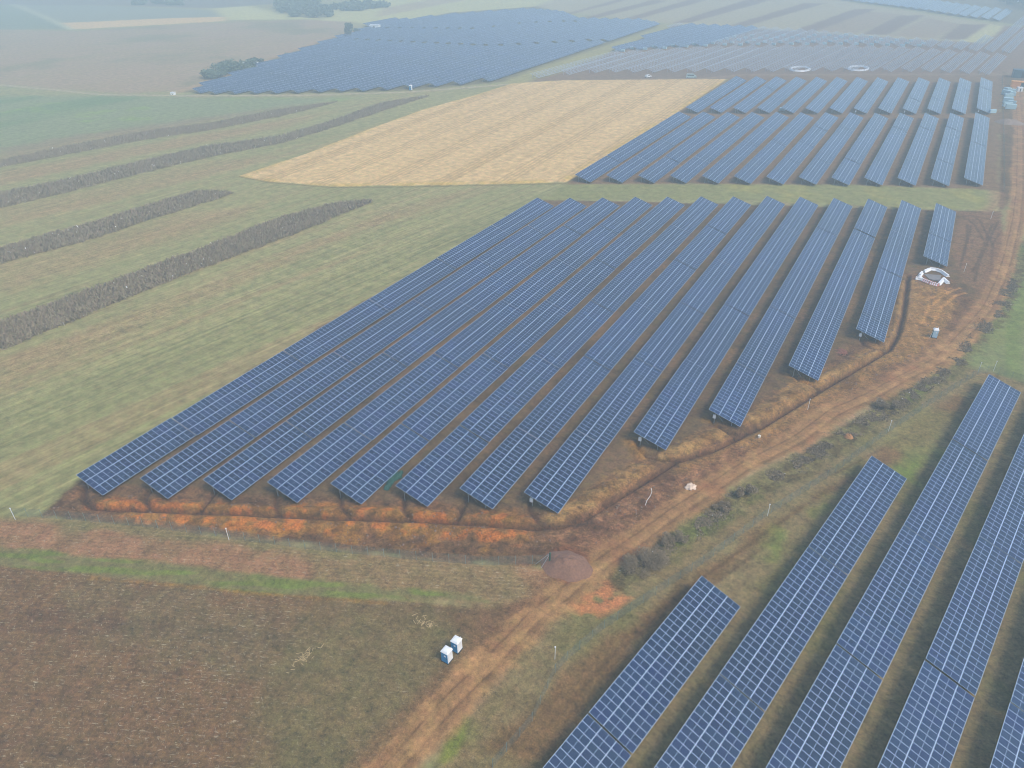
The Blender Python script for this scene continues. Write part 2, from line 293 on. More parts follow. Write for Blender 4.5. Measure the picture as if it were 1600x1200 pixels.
def ground_material():
    m,t,b=nt('ground_soil'); L=t.links.new
    col=node(t,'ShaderNodeAttribute',attribute_name='Col'); kk=node(t,'ShaderNodeAttribute',attribute_name='Mix')
    sep=node(t,'ShaderNodeSeparateColor'); L(kk.outputs['Color'],sep.inputs[0])
    tc=node(t,'ShaderNodeTexCoord')
    na=node(t,'ShaderNodeTexNoise',_Scale=1.3,_Detail=6.,_Roughness=.85); L(tc.outputs['Object'],na.inputs[0])
    nb=node(t,'ShaderNodeTexNoise',_Scale=.35,_Detail=6.,_Roughness=.65); L(tc.outputs['Object'],nb.inputs[0])
    nc=node(t,'ShaderNodeTexNoise',_Scale=.03,_Detail=4.); L(tc.outputs['Object'],nc.inputs[0])
    # brightness mottling
    def mr(src,a,b_,c,d):
        r=node(t,'ShaderNodeMapRange'); L(src,r.inputs[0]); r.inputs[1].default_value=a; r.inputs[2].default_value=b_; r.inputs[3].default_value=c; r.inputs[4].default_value=d; return r.outputs[0]
    f1=mr(na.outputs[0],.3,.7,-.85,.85); f2=mr(nb.outputs[0],.3,.7,-.28,.28)
    mul=node(t,'ShaderNodeMath',operation='MULTIPLY'); L(f1,mul.inputs[0]); L(sep.outputs[1],mul.inputs[1])
    ad=node(t,'ShaderNodeMath',operation='ADD'); L(mul.outputs[0],ad.inputs[0]); L(f2,ad.inputs[1])
    a1=node(t,'ShaderNodeMath',operation='ADD'); L(ad.outputs[0],a1.inputs[0]); a1.inputs[1].default_value=1.0
    mx=node(t,'ShaderNodeMix',data_type='RGBA',blend_type='MULTIPLY'); mx.inputs[0].default_value=1; L(col.outputs['Color'],mx.inputs[6]); L(a1.outputs[0],mx.inputs[7])
    # green / warm hue drift
    hd=node(t,'ShaderNodeTexNoise',_Scale=.55,_Detail=6.,_Roughness=.7); mpg=node(t,'ShaderNodeMapping'); mpg.inputs[1].default_value=(31,7,3); L(tc.outputs['Object'],mpg.inputs[0]); L(mpg.outputs[0],hd.inputs[0])
    hr=node(t,'ShaderNodeValToRGB'); hr.color_ramp.elements[0].position=.32; hr.color_ramp.elements[0].color=(.86,1.0,.80,1); hr.color_ramp.elements[1].position=.68; hr.color_ramp.elements[1].color=(1.12,.99,1.0,1); L(hd.outputs[0],hr.inputs[0])
    m2=node(t,'ShaderNodeMix',data_type='RGBA',blend_type='MULTIPLY'); m2.inputs[0].default_value=.65; L(mx.outputs[2],m2.inputs[6]); L(hr.outputs[0],m2.inputs[7])
    # straw flecks, elongated along the drill rows
    mp0=node(t,'ShaderNodeMapping'); mp0.inputs[2].default_value=(0,0,-.43); L(tc.outputs['Object'],mp0.inputs[0]); mp=node(t,'ShaderNodeMapping'); mp.inputs[3].default_value=(.9,3.6,1.); L(mp0.outputs[0],mp.inputs[0])
    nf=node(t,'ShaderNodeTexNoise',_Scale=1.0,_Detail=3.,_Roughness=.6); L(mp.outputs[0],nf.inputs[0])
    mpb0=node(t,'ShaderNodeMapping'); mpb0.inputs[2].default_value=(0,0,.6); L(tc.outputs['Object'],mpb0.inputs[0]); mpb=node(t,'ShaderNodeMapping'); mpb.inputs[3].default_value=(1.3,3.6,1.); L(mpb0.outputs[0],mpb.inputs[0])
    nf2=node(t,'ShaderNodeTexNoise',_Scale=1.0,_Detail=3.,_Roughness=.6); L(mpb.outputs[0],nf2.inputs[0])
    mxm=node(t,'ShaderNodeMath',operation='MAXIMUM'); L(nf.outputs[0],mxm.inputs[0]); 
    s_=node(t,'ShaderNodeMath',operation='SUBTRACT'); L(nf2.outputs[0],s_.inputs[0]); s_.inputs[1].default_value=.02; L(s_.outputs[0],mxm.inputs[1])
    fl=mr(mxm.outputs[0],.60,.67,0,.8); dens=mr(nb.outputs[0],.35,.62,.25,1.)
    q=node(t,'ShaderNodeMath',operation='MULTIPLY'); L(fl,q.inputs[0]); L(sep.outputs[0],q.inputs[1]); q2=node(t,'ShaderNodeMath',operation='MULTIPLY'); L(q.outputs[0],q2.inputs[0]); L(dens,q2.inputs[1])
    m3=node(t,'ShaderNodeMix',data_type='RGBA'); L(q2.outputs[0],m3.inputs[0]); L(m2.outputs[2],m3.inputs[6]); m3.inputs[7].default_value=(.52,.44,.30,1)
    # field streaks
    ms0=node(t,'ShaderNodeMapping'); ms0.inputs[2].default_value=(0,0,math.radians(10.6)); L(tc.outputs['Object'],ms0.inputs[0]); ms=node(t,'ShaderNodeMapping'); ms.inputs[3].default_value=(1.1,.03,1.); L(ms0.outputs[0],ms.inputs[0])
    ns=node(t,'ShaderNodeTexNoise',_Scale=1.0,_Detail=5.,_Roughness=.7); L(ms.outputs[0],ns.inputs[0]); fs=mr(ns.outputs[0],.3,.7,-.36,.36)
    u=node(t,'ShaderNodeMath',operation='MULTIPLY'); L(fs,u.inputs[0]); L(sep.outputs[2],u.inputs[1]); u2=node(t,'ShaderNodeMath',operation='ADD'); L(u.outputs[0],u2.inputs[0]); u2.inputs[1].default_value=1.
    m4=node(t,'ShaderNodeMix',data_type='RGBA',blend_type='MULTIPLY'); m4.inputs[0].default_value=1; L(m3.outputs[2],m4.inputs[6]); L(u2.outputs[0],m4.inputs[7])
    wv=node(t,'ShaderNodeTexWave',wave_type='BANDS',bands_direction='Y',_Scale=.42,_Distortion=4.5,_Detail=3.); wv.inputs['Detail Scale'].default_value=.6; L(mp0.outputs[0],wv.inputs[0])
    w1=mr(wv.outputs['Fac'],0,1,-.08,.08); w2=node(t,'ShaderNodeMath',operation='MULTIPLY'); L(w1,w2.inputs[0]); L(sep.outputs[0],w2.inputs[1])
    nh=node(t,'ShaderNodeTexNoise',_Scale=5.,_Detail=3.,_Roughness=.7); L(tc.outputs['Object'],nh.inputs[0]); h1=mr(nh.outputs[0],.3,.7,-.34,.34); h2=node(t,'ShaderNodeMath',operation='MULTIPLY'); L(h1,h2.inputs[0]); L(sep.outputs[1],h2.inputs[1])
    w3=node(t,'ShaderNodeMath',operation='ADD'); L(w2.outputs[0],w3.inputs[0]); L(h2.outputs[0],w3.inputs[1]); w4=node(t,'ShaderNodeMath',operation='ADD'); L(w3.outputs[0],w4.inputs[0]); w4.inputs[1].default_value=1.
    m5=node(t,'ShaderNodeMix',data_type='RGBA',blend_type='MULTIPLY'); m5.inputs[0].default_value=1; L(m4.outputs[2],m5.inputs[6]); L(w4.outputs[0],m5.inputs[7])
    L(m5.outputs[2],b.inputs['Base Color']); b.inputs['Roughness'].default_value=.95; b.inputs['Specular IOR Level'].default_value=.15
    bp=node(t,'ShaderNodeBump',_Strength=.9,_Distance=.2); L(na.outputs[0],bp.inputs['Height']); L(bp.outputs[0],b.inputs['Normal'])
    return m
MG=ground_material()
def cell_material():
    m,t,b=nt('photovoltaic_cells'); L=t.links.new
    at_=node(t,'ShaderNodeAttribute',attribute_name='mod'); oi=node(t,'ShaderNodeObjectInfo')
    ad=node(t,'ShaderNodeMath',operation='ADD'); L(at_.outputs['Fac'],ad.inputs[0]); L(oi.outputs['Random'],ad.inputs[1])
    fr=node(t,'ShaderNodeMath',operation='FRACT'); L(ad.outputs[0],fr.inputs[0])
    rp=node(t,'ShaderNodeValToRGB'); e=rp.color_ramp.elements
    e[0].position=0; e[0].color=(.006,.016,.062,1); e[1].position=1; e[1].color=(.010,.027,.082,1)
    for p,c in ((.25,(.008,.022,.066,1)),(.5,(.008,.018,.078,1)),(.78,(.012,.026,.069,1))):
        x=rp.color_ramp.elements.new(p); x.color=c
    L(fr.outputs[0],rp.inputs[0])
    tc=node(t,'ShaderNodeTexCoord'); nz=node(t,'ShaderNodeTexNoise',_Scale=.5,_Detail=4.); L(tc.outputs['Object'],nz.inputs[0])
    mr=node(t,'ShaderNodeMapRange'); mr.inputs[3].default_value=.8; mr.inputs[4].default_value=1.2; L(nz.outputs[0],mr.inputs[0])
    mx=node(t,'ShaderNodeMix',data_type='RGBA',blend_type='MULTIPLY'); mx.inputs[0].default_value=1; L(rp.outputs[0],mx.inputs[6]); L(mr.outputs[0],mx.inputs[7])
    ge=node(t,'ShaderNodeNewGeometry'); n2=node(t,'ShaderNodeTexNoise',_Scale=.035,_Detail=3.); L(ge.outputs['Position'],n2.inputs[0]); r2=node(t,'ShaderNodeMapRange'); r2.inputs[1].default_value=.3; r2.inputs[2].default_value=.7; r2.inputs[3].default_value=.7; r2.inputs[4].default_value=1.4; L(n2.outputs[0],r2.inputs[0])
    my=node(t,'ShaderNodeMix',data_type='RGBA',blend_type='MULTIPLY'); my.inputs[0].default_value=1; L(mx.outputs[2],my.inputs[6]); L(r2.outputs[0],my.inputs[7])
    L(my.outputs[2],b.inputs['Base Color']); b.inputs['Roughness'].default_value=.08; b.inputs['IOR'].default_value=1.75; b.inputs['Specular IOR Level'].default_value=.65; b.inputs['Specular Tint'].default_value=(.66,.88,1,1)
    return m
MC=cell_material()
MF=simple('module_frame',(.42,.53,.68),.35,.0,.05,2.)
MB=simple('module_back',(.05,.055,.06),.6)
MS=simple('galvanised_steel',(.42,.43,.44),.45,.5,.12,2.)
MWH=simple('white_plastic',(.86,.87,.88),.45,0,.03,2.)
MBL=simple('blue_plastic',(.02,.26,.55),.4,0,.08,2.)
MDK=simple('dark_plastic',(.02,.025,.03),.5)
# ------------------------------------------------------------------ mesh helpers
def tag(o,label=None,cat=None,group=None,kind=None):
    if label: o['label']=label
    if cat: o['category']=cat
    if group: o['group']=group
    if kind: o['kind']=kind
    return o
def link(name,me,parent=None,loc=None):
    o=bpy.data.objects.new(name,me); COL.objects.link(o)
    if parent: o.parent=parent
    if loc is not None: o.location=loc
    return o
def empty(name,loc,rz=0.):
    o=bpy.data.objects.new(name,None); COL.objects.link(o); o.location=loc; o.rotation_euler=(0,0,rz); o.empty_display_size=.5; return o
class MBd:
    def __init__(s): s.v=[];s.f=[];s.m=[];s.r=[]
    def quad(s,a,b,c,d,mi=0,r=0.): 
        n=len(s.v); s.v+=[a,b,c,d]; s.f.append((n,n+1,n+2,n+3)); s.m.append(mi); s.r.append(r)
    def hexa(s,p,mi=0,r=0.):
        n=len(s.v); s.v+=[tuple(q) for q in p]
        for f in ((0,3,2,1),(4,5,6,7),(0,1,5,4),(1,2,6,5),(2,3,7,6),(3,0,4,7)): s.f.append(tuple(n+i for i in f)); s.m.append(mi); s.r.append(r)
    def box(s,x0,x1,y0,y1,z0,z1,mi=0,taper=0.):
        t=taper
        s.hexa([(x0,y0,z0),(x1,y0,z0),(x1,y1,z0),(x0,y1,z0),(x0+t,y0+t,z1),(x1-t,y0+t,z1),(x1-t,y1-t,z1),(x0+t,y1-t,z1)],mi)
    def bar(s,a,b,w,h=None,mi=0):
        a=Vector(a);b=Vector(b);h=h or w;d=(b-a).normalized(); u=d.cross(Vector((0,0,1)))
        if u.length<.01: u=Vector((1,0,0))
        u.normalize(); v=u.cross(d); u=u*w/2; v=v*h/2
        s.hexa([a-u-v,a+u-v,a+u+v,a-u+v,b-u-v,b+u-v,b+u+v,b-u+v],mi)
    def tube(s,a,b,r,n=8,mi=0,r2=None):
        a=Vector(a);b=Vector(b);r2=r if r2 is None else r2;d=(b-a).normalized(); u=d.orthogonal().normalized(); v=d.cross(u); k=len(s.v)
        for p,rr in ((a,r),(b,r2)):
            for i in range(n):
                t=2*math.pi*i/n; s.v.append(tuple(p+u*math.cos(t)*rr+v*math.sin(t)*rr))
        for i in range(n): j=(i+1)%n; s.f.append((k+i,k+j,k+n+j,k+n+i)); s.m.append(mi); s.r.append(0)
        s.f.append(tuple(k+i for i in range(n-1,-1,-1))); s.f.append(tuple(k+n+i for i in range(n))); s.m+=[mi,mi]; s.r+=[0,0]
    def mesh(s,name,mats,attr=False,smooth=False):
        me=bpy.data.meshes.new(name); me.from_pydata([tuple(q) for q in s.v],[],s.f)
        for m in mats: me.materials.append(m)
        me.polygons.foreach_set('material_index',s.m)
        if attr:
            a=me.attributes.new('mod','FLOAT','FACE'); a.data.foreach_set('value',s.r)
        if smooth: me.polygons.foreach_set('use_smooth',[True]*len(s.f))
        me.update(); return me
def np_mesh(name,V,F,mat,smooth=False,col=None,kk=None):
    me=bpy.data.meshes.new(name); me.vertices.add(len(V)); me.vertices.foreach_set('co',np.ascontiguousarray(V,np.float32).ravel())
    k=F.shape[1]; me.loops.add(F.size); me.loops.foreach_set('vertex_index',np.ascontiguousarray(F,np.int32).ravel())
    me.polygons.add(len(F)); me.polygons.foreach_set('loop_start',np.arange(0,F.size,k,dtype=np.int32))
    if smooth: me.polygons.foreach_set('use_smooth',np.ones(len(F),bool))
    me.update(calc_edges=True); me.materials.append(mat)
    for nm,c in (('Col',col),('Mix',kk)):
        if c is not None:
            a=me.attributes.new(nm,'FLOAT_COLOR','POINT'); a.data.foreach_set('color',np.hstack([c,np.ones((len(c),1))]).astype(np.float32).ravel())
    return me
# ------------------------------------------------------------------ ground
def axis(a0,a1,step,lo,hi,g=1.013,mx=14):
    mid=list(np.arange(a0,a1,step)); r=[];s=step;p=mid[-1]
    while p<hi: s=min(s*g,mx); p+=s; r.append(p)
    l=[];s=step;p=mid[0]
    while p>lo: s=min(s*g,mx); p-=s; l.append(p)
    return np.array(l[::-1]+mid+r)
gx=axis(-12,152,.38,-1500,1300); gy=axis(32,245,.38,-250,1650)
GX,GY=np.meshgrid(gx,gy); X=GX.ravel(); Y=GY.ravel()
H=height(X,Y); c,k=paint(X,Y)
ny,nx=GX.shape; idx=np.arange(nx*ny).reshape(ny,nx)
F=np.stack([idx[:-1,:-1],idx[:-1,1:],idx[1:,1:],idx[1:,:-1]],-1).reshape(-1,4)
g=link('ground',np_mesh('ground',np.stack([X,Y,H],-1),F,MG,True,c,k)); tag(g,kind='structure')
print('ground',nx,ny,round(time.time()-T0,1))
def ribbon(name,P,halfw,lift,step=.5,across=17,jit=.5):
    P=np.asarray(P); seg=np.hypot(*(P[1:]-P[:-1]).T); s=np.concatenate([[0],np.cumsum(seg)]); n=int(s[-1]/step); t=np.linspace(0,s[-1],n)
    px=np.interp(t,s,P[:,0]); py=np.interp(t,s,P[:,1])
    for _ in range(6): px[1:-1]=(px[:-2]+px[1:-1]*2+px[2:])/4; py[1:-1]=(py[:-2]+py[1:-1]*2+py[2:])/4
    dx=np.gradient(px);dy=np.gradient(py);l=np.hypot(dx,dy);nx_=-dy/l;ny_=dx/l
    o=np.linspace(-1,1,across)[None,:]; wv=(halfw+(fb(px,py,3,3,3)-.5)*jit*2)[:,None]
    xx=(px[:,None]+nx_[:,None]*o*wv).ravel(); yy=(py[:,None]+ny_[:,None]*o*wv).ravel()
    zz=height(xx,yy)+lift; cc,kk=paint(xx,yy); ii=np.arange(n*across).reshape(n,across)
    F=np.stack([ii[:-1,:-1],ii[:-1,1:],ii[1:,1:],ii[1:,:-1]],-1).reshape(-1,4)
    return link(name,np_mesh(name,np.stack([xx,yy,zz],-1),F,MG,True,cc,kk))
tag(ribbon('dirt_road',ROAD,2.7,.05),kind='structure')
tag(ribbon('farm_track',W([(0,133),(90,141),(160,148),(300,150),(480,149),(640,144),(760,135),(830,129),(1100,123)]),1.8,.09,2.,5,.3),kind='structure')
# gold field: a low standing crop, its own sheet with a cut edge
def field_sheet(name,P,step,hgt):
    lo=P.min(0);hi=P.max(0); xs=np.arange(lo[0],hi[0]+step,step); ys=np.arange(lo[1],hi[1]+step,step); A,B=np.meshgrid(xs,ys); a=A.ravel();b=B.ravel()
    d=poly_sd(a,b,P)+(fb(a,b,4,2,3)-.5)*1.2
    z=height(a,b)+hgt*ss(d/.9)+(fb(a,b,3,4,3)-.5)*.22*ss(d/2)+.04
    cc,kk=paint(a,b); ii=np.arange(a.size).reshape(A.shape)
    F=np.stack([ii[:-1,:-1],ii[:-1,1:],ii[1:,1:],ii[1:,:-1]],-1).reshape(-1,4); keep=(d[F]>-.4).all(1); F=F[keep]
    u,inv=np.unique(F,return_inverse=True); V=np.stack([a,b,z],-1)[u]
    return link(name,np_mesh(name,V,inv.reshape(F.shape),MG,True,cc[u],kk[u]))
tag(field_sheet('grain_field',GOLD,.5,.35),kind='structure')
print('fields',round(time.time()-T0,1))
# ------------------------------------------------------------------ solar tables
TILT=.29596; TW=6.874; ct,st_=math.cos(TILT),math.sin(TILT); ZL=.8; ZH=ZL+TW*st_
ML,MWd=2.278,1.134; GAPX=.02; PY=1.134+.0
def slope(u,y,dz=0.):      # u measured down the slope from the high edge
    return (u*ct+dz*st_, y, ZH-u*st_+dz*ct)
def module_faces(b,u0,y0,r,dz=0.,top=.035):
    L_,Wm=ML,MWd-.012
    us=[0,.052,ML/2-.017,ML/2+.017,ML-.052,ML]; ys=[0,.029,Wm-.029,Wm]
    for i in range(5):
        for j in range(3):
            cell=(i in (1,3)) and j==1
            b.quad(slope(u0+us[i],y0+ys[j],dz+top),slope(u0+us[i+1],y0+ys[j],dz+top),slope(u0+us[i+1],y0+ys[j+1],dz+top),slope(u0+us[i],y0+ys[j+1],dz+top),0 if cell else 1,r)
    p=[slope(u0,y0,dz),slope(u0+L_,y0,dz),slope(u0+L_,y0+Wm,dz),slope(u0,y0+Wm,dz)]; q=[slope(u0,y0,dz+top),slope(u0+L_,y0,dz+top),slope(u0+L_,y0+Wm,dz+top),slope(u0,y0+Wm,dz+top)]
    b.quad(p[3],p[2],p[1],p[0],2,r)
    for i in range(4): j=(i+1)%4; b.quad(p[i],p[j],q[j],q[i],1,r)
def modules_mesh(n):
    b=MBd(); rr=random.Random(n)
    for j in range(n):
        for i in range(3): module_faces(b,i*(ML+GAPX),j*PY,rr.random())
    return b.mesh('solar_modules',[MC,MF,MB],True)
one=MBd()
def single_module():
    b=MBd(); 
    module_faces(b,0,0,0.); off=slope(0,0)
    b.v=[(v[0]-off[0],v[1]-off[1],v[2]-off[2]) for v in b.v]
    return b.mesh('solar_module',[MC,MF,MB],True)
M1=single_module()
def frame_mesh(n,legs):
    b=MBd(); Ly=n*PY-.01
    for u in (.5,1.78,2.8,4.08,5.1,6.38): b.bar(slope(u,.1,-.06),slope(u,Ly-.1,-.06),.06,.09)
    nb=max(2,round(Ly/4.2)); 
    for i in range(nb+1):
        y=.6+(Ly-1.2)*i/nb
        b.bar(slope(.35,y,-.17),slope(6.5,y,-.17),.08,.12)
        b.bar(slope(1.35,y,-.2),(slope(3.1,y)[0],y,.5),.05,.05)
    return b
LEGU=(1.35,5.0)
def leg_ys(n):
    Ly=n*PY; nb=max(2,round(Ly/4.2)); return [.6+(Ly-1.2)*i/nb for i in range(nb+1)]
def leg_mesh(u):
    b=MBd(); x,_,z=slope(u,0,-.2); b.box(-.06,.06,-.045,.045,-.5,z,0); b.box(-.09,.09,-.06,.06,z-.25,z-.06,0); return b.mesh('leg',[MS])
LEGM={u:leg_mesh(u) for u in LEGU}
FR={};MO={}
def meshes(n):
    if n not in MO:
        MO[n]=modules_mesh(n); FR[n]=frame_mesh(n,False).mesh('support_frame',[MS])
        b=frame_mesh(n,False)
        for u in LEGU:
            x,_,z=slope(u,0,-.2)
            for y in leg_ys(n): b.box(x-.06,x+.06,y-.045,y+.045,-.5,z,0)
        FR[(n,1)]=b.mesh('support_frame',[MS])
    return MO[n]
ORD='first second third fourth fifth sixth seventh eighth ninth tenth eleventh twelfth thirteenth fourteenth fifteenth sixteenth seventeenth eighteenth nineteenth twentieth'.split()
ORD+=['twenty-'+o for o in ORD[:9]]
def invbox(parent,y):
    b=MBd(); b.box(-.3,.3,-.12,.12,0,.8,0,.02); b.box(-.24,.24,-.15,-.12,.1,.7,0); m=b.mesh('inverter_box',[MWH]); o=link('inverter_box',m,parent,(slope(1.3,0)[0],y,.9)); return o
jobs=[]      # (distance, x, y, rz, n, scale_y, row, pos, block, detail, last)
def row(block,r,x0,y0,x1,y1,ns,gap=.3,rot=0.,z=0.):
    "ns: module columns of each table from the near end"
    n=sum(ns); Lr=math.hypot(x1-x0,y1-y0); usable=Lr-gap*(len(ns)-1); ky=usable/(n*PY)
    az=math.atan2(-(x1-x0),(y1-y0)); t=0
    for i,m in enumerate(ns):
        x=x0+(x1-x0)*t/Lr; y=y0+(y1-y0)*t/Lr; t+=m*PY*ky+gap
        cx=x+(x1-x0)/Lr*m*PY*ky/2; cy=y+(y1-y0)/Lr*m*PY*ky/2
        jobs.append([math.dist((cx+3,cy,0),(CX,CY,CZ)),x,y,az,m,ky,r,i,block,len(ns)])
An=[(-.5,52.3),(10.4,57.2),(20.6,62.3),(31.1,67.3),(41.1,72.4),(51.5,77.4),(61.8,82.1),(72.1,86.5),(82.2,112),(92.5,126.4),(102.8,151.3),(113.2,176.1),(123.5,232)]
Af=[(1.5,226.6),(11.5,231.8),(21.6,237.1),(31.4,243),(41.2,248.5),(51.4,254.1),(61.4,259),(71.5,265.3),(81.8,269.6),(92.3,273.9),(102.8,278),(113,281.9),(123.5,283.5)]
NS=[[18]+[27]*5]*8+[[27]*5,[18]+[27]*4,[27]*4,[8]+[27]*3,[18,27]]
for i in range(13): row('A',i,*An[i],*Af[i],NS[i])
# upper right array, two blocks
for i in range(13):
    t=i/12; xn=1.6+t*(130.6-1.6); yn=257.2+ (i*5.05 if i<20 else 0)
    yn=[257.2,262.2,267.4,272.6,277.6,282.6,287.8,292.8,297.9,302.9,308.0,313.2,319.6][i]
    row('C',i,xn,yn,2.6+t*(131.0-2.6),yn+119,[27]*4)
    y2=yn+129.8; row('K',i,2.6+t*(131.2-2.6),y2,2.9+t*(131.-2.9),y2+95-t*4,[27]*3)
# lower right array
bt=.18815; cb,sb=math.cos(bt),math.sin(bt)
def Bp(x,y): return (x*cb+y*sb,-x*sb+y*cb)
for i,(far,cnt) in enumerate(((100.7,3),(146.6,4),(191.1,5),(226.0,6),(256.,7))):
    x=87.235+i*9.963
    for j in range(cnt):
        y1=far-j*30.0-(0 if i<3 else 0); y0=y1-29.75
        if i==0: y1=100.7-j*29.7; y0=y1-29.4
        p=Bp(x,y0);q=Bp(x,y1)
        if not (onscreen(*p,20) or onscreen(*q,20) or onscreen(p[0]+5,p[1],20) or onscreen(q[0]+5,q[1],20)): continue
        az=math.atan2(-(q[0]-p[0]),(q[1]-p[1]))
        jobs.append([math.dist((p[0],p[1],0),(CX,CY,CZ)),p[0],p[1],az,26,(y1-y0)/(26*PY),i,j,'B',cnt])
# far left array
for i in range(24):
    x=-134.2-i*10.2+0.
    yn=np.interp(x,[-276,-256,-224,-180,-157,-142,-134],[306,310,328,358,382,398,412]) if x>-276 else np.interp(x,[-356,-338,-276],[590,514,318])
    yf=np.interp(x,[-360,-338,-294,-250,-212,-154,-131],[640,700,772,760,716,730,712])
    g1=np.interp(x,[-320,-263,-200,-140],[512,520,530,590]) if x>-325 else None
    g2=np.interp(x,[-340,-263,-244,-212],[580,610,664,690]) if x<-205 else None
    cuts=[yn]+[q for q in (g1,g2) if q is not None and q>yn+25]+[yf]
    for a in range(len(cuts)-1):
        y0=cuts[a]+(5 if a else 0); y1=cuts[a+1]-(1 if a<len(cuts)-2 else 0)
        nt_=max(1,round((y1-y0)/30.9)); 
        if y1-y0<12: continue
        row('D',i,x,y0,x,y1,[27]*nt_)
# paneled rows of the unfinished far field and the farthest array
EB=.12; eC,eS=math.cos(EB),math.sin(EB)
def Ep(x,y): return (x*eC+y*eS,-x*eS+y*eC)
EFRONT=W([(815,125),(955,86),(1110,77),(1300,74),(1424,78),(1540,87),(1700,100),(1700,126),(1530,118),(1440,114),(1350,113),(1225,113),(1060,114),(912,115)])
EBACK=W([(958,81),(1060,40),(1200,46),(1300,53),(1410,63),(1530,69),(1600,24),(1750,40),(1750,92),(1540,83),(1424,74),(1300,70),(1110,72)])
FNEAR=[(1300,-1),(1320,2),(1430,16),(1505,28),(1541,32),(1600,42),(1700,58)]
def span(x,P):
    q=np.arange(350,960,1.5); wx=(x+3)*eC+q*eS; wy=-(x+3)*eS+q*eC; d=poly_sd(wx,wy,P); q=q[d>0]
    return (q.min(),q.max()) if len(q)>12 else None
EROWS=[-205+i*10.2 for i in range(27)]
ESP=[(x,span(x,EFRONT),span(x,EBACK)) for x in EROWS]
ESP=[e for e in ESP if e[1] or e[2]]
pk=0; PANELED=set()
for i,(x,f,b_) in enumerate(ESP):
    if b_ and b_[1]-b_[0]>40 and pk<6:
        p,q=Ep(x,b_[0]),Ep(x,b_[1]); row('E',pk,*p,*q,[27]*max(1,round((b_[1]-b_[0])/30.9))); PANELED.add(i); pk+=1
fw=W(FNEAR)
for i in range(20):
    x=-165+i*10.2; q=np.arange(700,1050,1.); wx=x*eC+q*eS; wy=-x*eS+q*eC; yn=np.interp(wx,fw[:,0],fw[:,1]); k=np.argmin(np.abs(wy-yn)); a=Ep(x,q[k]); b_=Ep(x,q[k]+93)
    if a[0]>fw[0,0]-5: row('F',i,*a,*b_,[27]*3)
jobs=[j for j in jobs if onscreen(j[1],j[2],25) or onscreen(j[1]+6,j[2],25) or onscreen(j[1],j[2]+30,25) or onscreen(j[1]+6,j[2]+30,25) or onscreen(j[1]+3,j[2]+15,25) or (j[8]=='F' and onscreen(j[1],j[2],60))]
jobs.sort(key=lambda j:j[0]); print('tables',len(jobs))
BLK={'A':('central array','solar tables of the central array'),'B':('lower right array','solar tables of the lower right array'),'C':('front upper right array','solar tables of the upper right array, front block'),'K':('back upper right array','solar tables of the upper right array, back block'),'D':('far left array','solar tables of the far left array'),'E':('half-built far field','solar tables of the half-built far field'),'F':('farthest top right array','solar tables of the farthest array')}
rj=random.Random(3); rest=[]
drow=sorted({j[6] for j in jobs if j[8]=='D'},reverse=True)
for q,j in enumerate(jobs):
    dist,x,y,az,n,ky,r,pos,blk,cnt=j; meshes(n)
    zz=float(height(np.array([x+3.]),np.array([y+15.]))[0]) if blk in 'CKDEF' else 0
    dz=rj.uniform(-.07,.07); tx=rj.uniform(-.0022,.0022)
    if q>=300: rest.append((x,y,dz,az,n,ky)); continue
    e=empty('solar_table',(x,y,dz),az); e.rotation_euler=(tx,rj.uniform(-.006,.006),az); 
    nm,gr=BLK[blk]; rr=r if blk!='D' else drow.index(r)
    side='left'
    if blk=='B': lab=f'solar table in {ORD[r]} row from left of {nm}, {ORD[pos]} from far end'
    else: lab=f'solar table in {ORD[rr]} row from left of {nm}, {ORD[pos]} from near end'
    tag(e,lab,'solar table',gr)
    detail=(blk=='B') or (blk=='A' and dist<172) or (blk=='A' and pos==0)
    if detail:
        for jj in range(n):
            for ii in range(3):
                o=link('solar_module',M1,e); s=slope(ii*(ML+GAPX),0); o.location=(s[0],jj*PY*ky,s[2]+rj.uniform(-.004,.004)); o.scale=(1,ky,1)
        f=link('support_frame',FR[n],e); f.scale=(1,ky,1)
        for u in LEGU:
            sx=slope(u,0)[0]
            for yy in leg_ys(n): link('leg',LEGM[u],e,(sx,yy*ky,0))
        if blk=='A' and pos==0 and r in (7,8,9,11): invbox(e,.35)
    else:
        o=link('solar_modules',MO[n],e); o.scale=(1,ky,1)
        f=link('support_frame',FR[(n,1)],e); f.scale=(1,ky,1)
        if blk=='K' and pos==0 and r in (7,9,12): invbox(e,.2)
        if blk=='A' and pos==0: invbox(e,.35)
if rest:
    vs=[];fs=[];mi=[];at_=[];off=0; cache={}
    for (x,y,dz,az,n,ky) in rest:
        if n not in cache:
            me=MO[n]; co=np.empty(len(me.vertices)*3,np.float32); me.vertices.foreach_get('co',co); co=co.reshape(-1,3)
            lo=np.empty(len(me.loops),np.int32); me.loops.foreach_get('vertex_index',lo); m_=np.empty(len(me.polygons),np.int32); me.polygons.foreach_get('material_index',m_)
            a_=np.empty(len(me.polygons),np.float32); me.attributes['mod'].data.foreach_get('value',a_); cache[n]=(co,lo.reshape(-1,4),m_,a_)
        co,lo,m_,a_=cache[n]; c2,s2=math.cos(az),math.sin(az); yy=co[:,1]*ky
        vs.append(np.stack([x+co[:,0]*c2-yy*s2,y+co[:,0]*s2+yy*c2,co[:,2]+dz],-1)); fs.append(lo+off); mi.append(m_); at_.append(a_); off+=len(co)
    me=np_mesh('solar_table',np.vstack(vs),np.vstack(fs),MC); me.materials.append(MF); me.materials.append(MB)
    me.polygons.foreach_set('material_index',np.concatenate(mi)); a=me.attributes.new('mod','FLOAT','FACE'); a.data.foreach_set('value',np.concatenate(at_)); me.update()
    tag(link('solar_table',me),'pale hazy rows of solar tables in the farthest arrays along the top','solar tables',None,'stuff')
